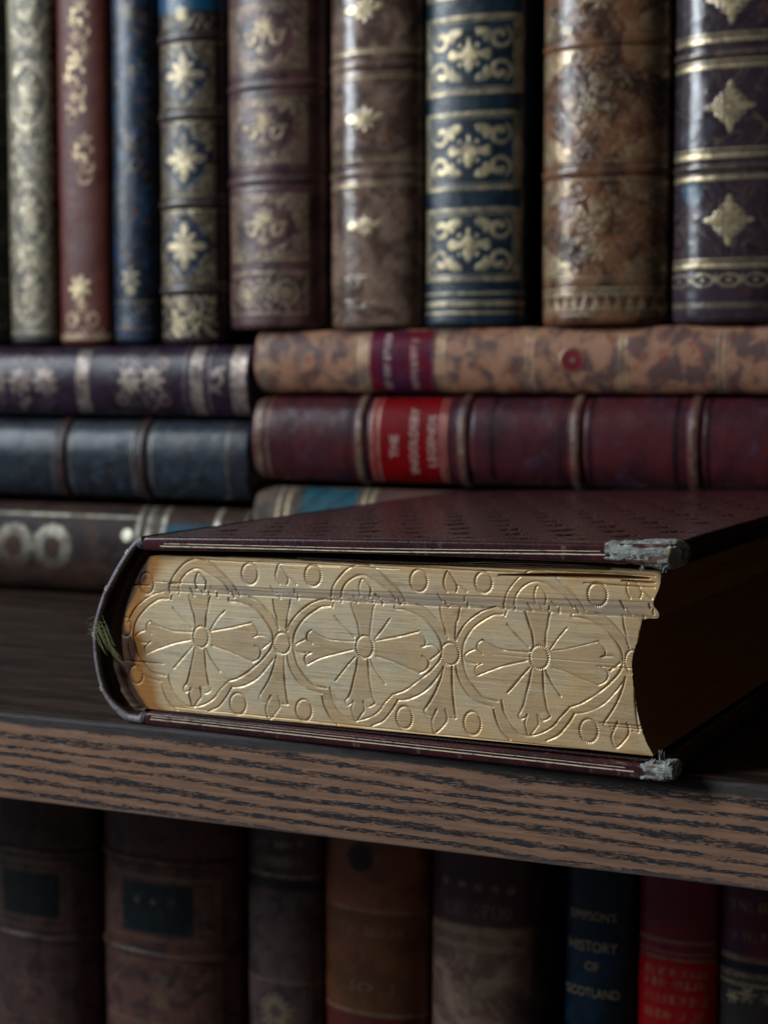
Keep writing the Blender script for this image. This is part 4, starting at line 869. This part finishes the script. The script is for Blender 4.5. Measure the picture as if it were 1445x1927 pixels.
def p9(P, S, T):
    zb = 13.6
    for y in (84, 132, 297, 338, 502): 
        t = T_of(y, 1370) - zb; P.gilt(line(S, T, t, .22), line(S, T, t + .26, .06), k=1.0)
    for y in (108, 318): t = T_of(y, 1370) - zb; P.gilt(rope(S, T, t, .3, .3), k=.3); P.col(line(S, T, t, .45), srgb(38, 24, 28), .7)
    for y in (8, 207, 418):
        t = T_of(y, 1370) - zb; s = -.05
        for k in range(4):
            a = k * math.pi / 2
            for r_, q in ((.35, .22), (.62, .20), (.88, .13)): P.gilt(disc(S, T, s + r_ * math.cos(a), t + r_ * math.sin(a), q))
            P.gilt(disc(S, T, s + .40 * math.cos(a + .78), t + .40 * math.sin(a + .78), .17), ring(S, T, s + .56 * math.cos(a + .5), t + .56 * math.sin(a + .5), .12, .06), ring(S, T, s + .56 * math.cos(a - .5), t + .56 * math.sin(a - .5), .12, .06), disc(S, T, s + 1.02 * math.cos(a), t + 1.02 * math.sin(a), .07))
        P.gilt(disc(S, T, s, t, .3)); P.g *= 1 - .7 * ring(S, T, s, t, .2, .06)
        P.gilt(lace(S, T, 3, 4, .12) * rect(S, T, -2.6, 2.6, t - 1.6, t + 1.6) * 0.25)
    t = T_of(530, 1370) - zb
    for k in range(-2, 3): P.gilt(ell(S, T, k * 1.15, t, .5, .30) - ell(S, T, k * 1.15, t, .42, .22), disc(S, T, k * 1.15, t, .09), disc(S, T, k * 1.15 + .57, t, .12), disc(S, T, k * 1.15 + .57, t + .2, .06), k=.7)
    P.gilt(rope(S, T, .75, .22, .12), k=.3)
    P.col(lace(S, T, .9, 3, .2) * rect(S, T, -2.8, 2.8, 4.3, 6.6), srgb(110, 78, 74), .55); P.col(ell(S, T, -1.5, 8.2, .9, .5, .3), srgb(90, 84, 98), .6); P.col(ell(S, T, -1.7, 5.6, .5, .6, .5), srgb(62, 96, 116), .8)
book('antique_book', 'glossy dark plum standing book at the right edge with gilt diamond ornaments', 5.5, 21, (4.36, YS, 13.6), pal('dark_plum_calf', (62, 50, 58), (46, 36, 44), c3=srgb(84, 56, 50), rough=0.22, bump=.12, mscale=0.6, off=50, wear=.3), p9, group=G1, bands=[T_of(y, 1370) - 13.6 for y in (108, 318)], band_w=.42, band_h=.07, bulge=1.3)

# --- books lying in two piles behind (spine along the shelf; head to the left) ------------
G3 = 'books lying in the left pile'; G4 = 'books lying in the right pile'
XL, XR, YP = -18.85, 11.2, 27.5
TL = lambda x: XL - x
TR = lambda x: XR - x
def q1(P, S, T):
    for x in (-28.6,): P.gilt(rect(S, T, -1.6, 1.6, TL(x) - .38, TL(x) + .38), k=.7)
    P.gilt(rect(S, T, -1.7, 1.7, TL(-21.9) - .36, TL(-21.9) + .36), rect(S, T, -1.7, 1.7, TL(-19.55) - .42, TL(-19.55) + .42), line(S, T, TL(-22.6), .06), line(S, T, TL(-21.2), .06), k=.8)
    P.gilt(curl(S, T, .1, TL(-20.75), .5, 0, 1, .1), ell(S, T, .5, TL(-20.6), .15, .4, .4), ell(S, T, -.4, TL(-20.9), .12, .4, -.5), k=.8)
    for x in (-25.7, -24.4, -32.4, -30.9, -29.9 - 6, -34): P.gilt(flower(S, T, 0, TL(x), .75, 8), ell(S, T, .1, TL(x), .5, .42), lace(S, T, 5, 3, .25) * ell(S, T, 0, TL(x), 1.5, .8) * .6, k=.85)
    for k in (-1, 1): P.gilt(curl(S, T, k * .9, TL(-26.3), .4, 0, k, .06), curl(S, T, k * .9, TL(-23.8), .4, 0, k, .06), k=.6)
book('antique_book', 'deep purple book lying on top of the left pile, with pale gilt bands', 3.55, 24, (XL, YP, 11.10), pal('purple_leather', (50, 34, 52), (38, 22, 32), rough=0.33, off=60, wear=.8, gold=(.55, .44, .36, 1), spec=0.24), q1, lying=True, depth=14, group=G3)
def q2(P, S, T):
    for x in (-29.8, -25.0):
        for d in (-.55, .55): P.gilt(line(S, T, TL(x) + d, .07), k=.35)
    P.gilt(line(S, T, TL(-20.1), .06), k=.25)
    P.col(rect(S, T, -2.2, 2.2, 0, TL(-20.2)), srgb(44, 42, 46), .5)
book('antique_book', 'plain slate-black book lying second in the left pile, two raised bands on its spine', 4.0, 24, (XL - .05, YP, 7.12), pal('slate_black_leather', (44, 52, 62), (34, 38, 44), c3=srgb(76, 84, 94), rough=0.32, off=66, dust=.1, spec=0.24), q2, lying=True, depth=14, bands=[TL(-29.8), TL(-25.0)], band_w=.6, band_mat=pal('band_brown', (66, 44, 42), (48, 34, 34), rough=.4, spec=0.24), group=G3, band_gilt=0.0)
def q3(P, S, T):
    for x in (-32.7, -30.3, -35.2):
        t = TL(x); r_ = np.hypot((S - .1) * 1.05, T - t); an = np.arctan2(S - .1, T - t)
        P.gilt(sm(np.abs(r_ - .82 - .10 * np.abs(np.cos(an * 6))) - .33, .12) , k=1.0); P.gilt(sm(np.abs(r_ - 1.1) - .12, .1) * (np.cos(an * 16) > 0), k=.45)
        P.g *= 0.72
        P.col(disc(S, T, .1, t, .5), srgb(70, 48, 36), .9); P.g *= 1 - disc(S, T, .0, t, .5) * .9; P.g *= np.clip((S + 1.6) / 1.6, 0.35, 1)
    P.gilt(disc(S, T, .85, TL(-25.8), .32)); P.gilt(line(S, T, TL(-25.2), .26), line(S, T, TL(-24.6), .3), line(S, T, TL(-24.2), .08), k=.55)
    P.gilt(vline(S, T, 1.75, TL(-25.2), 24, .14), k=.6)
    P.col(rect(S, T, -1.6, 1.5, TL(-20.6), TL(-23.8)), srgb(26, 74, 90), .98)
    P.gilt(line(S, T, TL(-23.75), .28), line(S, T, TL(-20.7), .28), k=.75)
    for x in (-22.7, -21.6): 
        P.gilt(disc(S, T, .65, TL(x), .25), disc(S, T, -.1, TL(x), .22), disc(S, T, -.8, TL(x), .2), k=.9)
    P.gilt(disc(S, T, .5, TL(-19.7), .22), line(S, T, TL(-19.1), .1), k=.6)
book('antique_book', 'dark brown book at the bottom of the left pile, round gilt flowers and blue label', 4.6, 24, (XL - .1, YP, 2.45), pal('dark_brown_marbled', (62, 44, 36), (38, 32, 34), c3=srgb(92, 54, 36), rough=0.6, mscale=.6, off=72, wear=.5, gold=(.55, .52, .40, 1), spec=0.12), q3, lying=True, depth=14, group=G3)
def r1(P, S, T):
    for x in (-18.2, -12.95, -8.95, -4.62, -.29, 4.06):
        for d in (-.12, .12): P.gilt(line(S, T, TR(x) + d, .09), k=.75)
        P.gilt(line(S, T, TR(x) + .28, .04), line(S, T, TR(x) - .28, .04), k=.4)
M['tan'] = pal('mottled_tan_calf', (172, 126, 98), (104, 78, 74), c3=srgb(150, 76, 50), rough=0.52, mscale=0.85, off=80, thr=(.44, .58), dust=.02, spec=0.24)
def rl1(P, S, T):
    P.col(rect(S, T, -3, 3, TR(-10.6) , TR(-12.0)) , srgb(82, 44, 82), .45)
    P.gilt(glyphs(T, S, -1.05, 2.0, 0, 0, 1)); 
    for x, sd in ((-11.65, 3), (-10.25, 8)): P.gilt(glyphs(S, T, TR(x) - .18, .34, -1.25, 1.25, sd, .24), k=.85)
    P.gilt(line(S, T, TR(-12.6), .05), line(S, T, TR(-9.35), .05), k=.6)
M['red_purple'] = pal('crimson_purple_label', (112, 22, 36), (84, 30, 62), rough=0.35, mscale=.5, off=90, thr=(.4, .6), wear=.2, gold=(.6, .45, .4, 1), spec=0.12)
tan = book('antique_book', 'mottled tan book on top of the right pile, with a small round red label', 3.02, 30, (XR, YP, 12.02), M['tan'], r1, lying=True, depth=14, group=G4, labels=[(TR(-9.28), TR(-12.6), -1.42, 1.42, M['red_purple'], rl1)])
# round label
M['round_red'] = pal('round_red_label', (124, 32, 42), (108, 28, 38), rough=0.5, off=94, spec=0.12)
rr_ = np.linspace(0, 1, 14); an_ = np.linspace(0, 2 * np.pi, 49); RR_, AN_ = np.meshgrid(rr_, an_, indexing='ij')
S_ = RR_ * .62 * np.cos(AN_) + .0; T_ = RR_ * .62 * np.sin(AN_) + TR(-2.6)
G_ = np.exp(-((RR_ - .97) / .08) ** 2) * 1.0 + np.exp(-((RR_ - .20) / .05) ** 2) * .25 + (RR_ < .08) * .4 + np.exp(-((RR_ - .72) / .04) ** 2) * .15
rl = grid('number_label', surf(3.02, 3.02 * .26, S_, T_, 0.05 * np.clip((1.02 - RR_) / .1, 0, 1)), M['round_red'], tan, {'gilt': np.clip(G_, 0, 1), 'paint': np.zeros(S_.shape + (4,))})
def r2(P, S, T):
    for x in (-13.0, -7.0, -1.72 - .65, 3.0 - .1, 8.5):
        for d in (-.62, .62, -.75, .75): P.col(line(S, T, TR(x) + d, .09), srgb(24, 14, 18), .9)
    P.gilt(line(S, T, TR(-17.9), .1), line(S, T, TR(-18.3), .12), k=.5); P.gilt(rope(S, T, TR(-18.5), .2, .2), k=.4)
    for d in (0, .3): P.col(line(S, T, TR(-16.9 + d), .10), srgb(34, 22, 28), .8)
M['mar'] = pal('maroon_leather', (84, 36, 40), (62, 32, 40), c3=srgb(76, 54, 70), rough=0.36, mscale=.5, off=100, thr=(.4, .65), dust=.02, spec=0.24)
M['red'] = pal('bright_red_label', (128, 5, 13), (108, 4, 11), rough=0.45, off=104, bump=.15, dust=.0, wear=.2, gold=(.62, .46, .36, 1), spec=0.12)
def rl2(P, S, T):
    for x in (-12.3, -12.1 + .12, -8.6, -8.82): P.gilt(line(S, T, TR(x), .08), k=.6)
book('antique_book', 'maroon book lying second in the right pile, bright red label lettered in pale capitals', 4.1, 30, (XR, YP, 8.30), M['mar'], r2, lying=True, depth=14, group=G4, bands=[TR(x) for x in (-12.95, -7.75, -2.35, 3.0, 8.4)], band_w=.62, band_h=.14,
     band_gilt=0.6, labels=[(TR(-8.45), TR(-12.42), -1.98, 1.98, M['red'], rl2)],
     text=[('THE', .60, -.25, TR(-11.2) - .25, M['silver'], 1.0), ('INGOLDSBY', .58, 0, TR(-10.22) - .25, M['silver'], .95), ('LEGENDS', .58, 0, TR(-9.3) - .25, M['silver'], .98)])
def r3(P, S, T):
    P.col(rect(S, T, -2.9, 2.9, TR(-13.3), TR(-16.2)), srgb(30, 82, 96), .95); P.col(lace(S, T, 1.1, 2, .35) * rect(S, T, -2.9, 2.9, TR(-13.3), TR(-16.4)), srgb(14, 46, 60), .7)
    for x in (-12.9, -12.5, -17.4, -16.9): P.gilt(line(S, T, TR(x), .16), k=.6)
    P.col(rect(S, T, -3, 3, TR(-7.9), TR(-12.2)), srgb(112, 72, 66), .7)
    P.col(rect(S, T, -3, 3, 0, TR(-7.7)), srgb(22, 60, 78), .7); P.gilt(lace(S, T, 3, 1, .3) * rect(S, T, -3, 3, 0, TR(-7.7)), disc(S, T, 1.3, TR(-11.0), .25), k=.5)
book('antique_book', 'pale tan and blue marbled book at the bottom of the right pile', 5.9, 30, (XR, YP + .1, 3.0), pal('pale_marbled', (106, 88, 74), (64, 60, 58), c3=srgb(34, 84, 96), rough=0.6, mscale=.9, off=110, spec=0.12), r3, lying=True, depth=14, group=G4, bulge=1.3)

# --- lower shelf row ---------------------------------------------------------------------
YLo = 18.0; ZB = -34.0; G5 = 'books standing on the shelf below'
def low(x): return -ZB + x
LZ = lambda y, x: np.interp(x, [100, 330, 540, 715, 910, 1130, 1280, 1400], [-9.4, -8.6, -8.0, -7.6, -7.1, -6.5, -6.2, -5.9]) - (y - 1550) * np.interp(x, [100, 330, 540, 715, 910, 1130, 1280, 1400], [.0252, .0245, .0237, .0230, .0222, .0215, .0211, .0208]) - ZB
def l0(P, S, T):
    a, b = LZ(1710, 100), LZ(1620, 100)
    P.gilt(frame(S, T, -2.0, 2.0, a - .5, b + .4, .12), frame(S, T, -1.7, 1.7, a, b, .1), k=.18); P.col(rect(S, T, -1.6, 1.6, a + .1, b - .1), srgb(20, 36, 40), .9)
    t = LZ(1820, 100); P.gilt(frame(S, T, -2, 2, t - 2, t + 1.3, .1), flower(S, T, 0, t - .3, .8, 6), k=.12)
book('antique_book', 'very dark brown book at the far left of the lower shelf, its label empty', 5.7, 30, (-25.1, YLo, ZB), pal('shadow_brown_leather', (104, 76, 70), (76, 58, 58), rough=0.42, off=120), l0, group=G5, bands=[LZ(y, 100) for y in (1590, 1745)], step=.09)
def l1(P, S, T):
    a, b = LZ(1735, 330), LZ(1645, 330)
    P.gilt(frame(S, T, -2.7, 2.9, a - .35, b + .35, .14), lace(S, T, 4, 2, .2) * rect(S, T, -2.7, -1.7, a, b), lace(S, T, 4, 2, .2) * rect(S, T, 1.9, 2.9, a, b), k=.3)
    P.col(rect(S, T, -1.7, 1.8, a, b), srgb(16, 42, 50), .95)
    for s_ in (-.9, 0, .9): P.gilt(flower(S, T, s_, b - .8, .22, 5), k=.5)
    t = LZ(1840, 330); P.gilt(frame(S, T, -2.8, 2.9, t - 1.6, t + 1.5, .12), ell(S, T, .2, t, .45, .8), flower(S, T, .2, t, .9, 6), lace(S, T, 3, 2, .2) * (np.hypot(S / 2.1, (T - t) / 1.2) > 1) * rect(S, T, -2.7, 2.8, t - 1.5, t + 1.4), k=.2)
book('antique_book', 'broad dark brown lower-shelf book with a teal label carrying three small gilt stars', 7.0, 30, (-18.2, YLo, ZB), pal('dusky_brown_leather', (122, 84, 74), (86, 62, 62), rough=0.42, off=126), l1, group=G5, bands=[LZ(y, 330) for y in (1605, 1775)], step=.09)
def l2(P, S, T):
    P.gilt(glyphs(S, T, LZ(1590, 540), .42, -1.2, 1.4, 3, .5), glyphs(S, T, LZ(1622, 540), .42, -1.2, 1.4, 5, .4), line(S, T, LZ(1640, 540), .1), k=.75)
    P.col(rect(S, T, -2, 2, LZ(1665, 540), LZ(1642, 540)), srgb(40, 44, 48), .8)
    P.gilt(line(S, T, LZ(1835, 540), .14), vline(S, T, 1.4, 10, LZ(1840, 540), .06), vline(S, T, -1.3, 10, LZ(1840, 540), .06), k=.4)
    t = LZ(1890, 525); r_ = np.hypot(S + .1, T - t); an = np.arctan2(S + .1, T - t); P.gilt(sm(np.abs(r_ - .45) - .16), sm(np.abs(r_ - .68) - .13) * (np.cos(an * 14) > 0), k=.6)
book('antique_book', 'grey-brown book on the lower shelf with a gilt sunburst ring low on its spine', 3.6, 30, (-12.58, YLo, ZB), pal('grey_brown_leather', (112, 90, 86), (80, 64, 68), rough=0.36, off=132), l2, group=G5, step=.08)
def l3(P, S, T):
    P.gilt(line(S, T, LZ(1698, 715), .12), line(S, T, LZ(1890, 715), .1), k=.55)
    P.gilt(glyphs(S, T, LZ(1735, 640), .4, -2.0, 1.9, 4, .36), glyphs(S, T, LZ(1850, 715), .4, -1.3, 1.6, 6, .9), k=.6)
    P.col(rect(S, T, -3, 3, 0, LZ(1892, 715)), srgb(104, 38, 36), .9); P.col(ell(S, T, -.3, LZ(1600, 715), .6, .6), srgb(38, 34, 36), .9)
    P.col(rect(S, T, -3, 3, LZ(1890, 715), LZ(1700, 715)), srgb(112, 76, 42), .6)
book('antique_book', 'reddish tan book on the lower shelf with a torn dark spot near its top', 4.75, 30, (-8.22, YLo, ZB), pal('red_tan_leather', (180, 108, 76), (136, 82, 60), rough=0.36, off=138, mscale=.5), l3, group=G5, step=.08)
def l4(P, S, T):
    P.col(rect(S, T, -3, 3, LZ(1728, 910), 31), srgb(96, 60, 74), .92)
    for k, s_ in enumerate((-1.3, -.5, .2, .9, 1.5)): P.gilt(disc(S, T, s_, LZ(1650, 910) - k * .04, .16), k=.6)
    P.gilt(glyphs(S, T, LZ(1710, 910), .5, -1.3, 1.8, 9, .42), k=.55)
    P.gilt(rect(S, T, -3, 3, LZ(1745, 910), LZ(1732, 910)), line(S, T, LZ(1768, 910), .2), k=.6)
    t = LZ(1850, 880); P.gilt(flower(S, T, -.1, t, .9, 7), curl(S, T, -.6, t - .3, .6, 0, 1, .12), curl(S, T, .6, t + .3, .5, 2, 1, .1), disc(S, T, 0, t + 1.1, .2), lace(S, T, 2.5, 5, .18) * (T < t + 2), k=.5)
book('antique_book', 'mottled stone-brown lower-shelf book with a plum top panel, beside the dark gap', 4.35, 30, (-3.5, YLo, ZB), pal('stone_calf', (184, 150, 132), (128, 98, 90), rough=0.45, off=144, mscale=.6, thr=(.4, .6)), l4, group=G5, step=.08)
def l5(P, S, T): pass
book('antique_book', 'navy cloth book on the lower shelf lettered in gilt capitals, beside the dark gap', 2.9, 28.6, (1.55, YLo, ZB), pal('navy_cloth', (20, 54, 78), (12, 34, 50), rough=0.36, off=150, mscale=.5, bump=.2, dust=.0), l5, group=G5, step=.1, bulge=.75,
     text=[("SIMPSON'S", .52, -.15, LZ(1723, 1120), M['lettering'], .78), ('HISTORY', .60, -.15, LZ(1782, 1120), M['lettering'], .82), ('OF', .52, -.15, LZ(1818, 1120), M['lettering'], .9), ('SCOTLAND', .52, -.15, LZ(1868, 1120), M['lettering'], .80)])
def l6(P, S, T):
    P.gilt(line(S, T, LZ(1762, 1280), .14), line(S, T, LZ(1785, 1280), .05), line(S, T, LZ(1795, 1280), .1), k=.6)
    P.col(rect(S, T, -2, 2, 0, LZ(1798, 1280)), srgb(200, 10, 24), .95)
    for k, y in enumerate((1828, 1850, 1880, 1910)): P.gilt(glyphs(S, T, LZ(y, 1280), .34, -1.2, 1.3, 20 + k, .25), k=.5)
book('antique_book', 'crimson book on the lower shelf, dark red above bright red', 3.15, 30, (4.7, YLo, ZB), pal('wine_cloth', (160, 44, 62), (140, 38, 56), rough=0.33, off=156, dust=.0), l6, group=G5, step=.08, bulge=.8)
def l7(P, S, T):
    P.gilt(glyphs(S, T, LZ(1705, 1400), .45, -1.1, 1.4, 31, .35), glyphs(S, T, LZ(1760, 1400), .4, -.9, 1.2, 33, .35), k=.75)
    P.gilt(line(S, T, LZ(1795, 1400), .2), line(S, T, LZ(1842, 1400), .2), rope(S, T, LZ(1825, 1400), .2, .2), k=.75)
    P.col(rect(S, T, -2, 2, LZ(1820, 1400), LZ(1798, 1400)), srgb(16, 44, 56), .9); P.col(rect(S, T, -2, 2, 0, LZ(1820, 1400)), srgb(54, 58, 56), .92)
    t = LZ(1870, 1400)
    for s_, d, r_ in ((-.9, .0, .3), (-.3, .2, .4), (.5, .1, .3), (1.1, .1, .3), (.4, -1.6, .7), (-1, -1.9, .4)): P.gilt(flower(S, T, s_, t + d, r_, 6), disc(S, T, s_, t + d, r_ * .4))
book('antique_book', 'lower shelf book cut by the right edge, violet above a grey floral panel', 3.0, 30, (7.85, YLo, ZB), pal('violet_leather', (130, 46, 70), (92, 46, 82), rough=0.33, off=162, mscale=.8), l7, group=G5, step=.08)
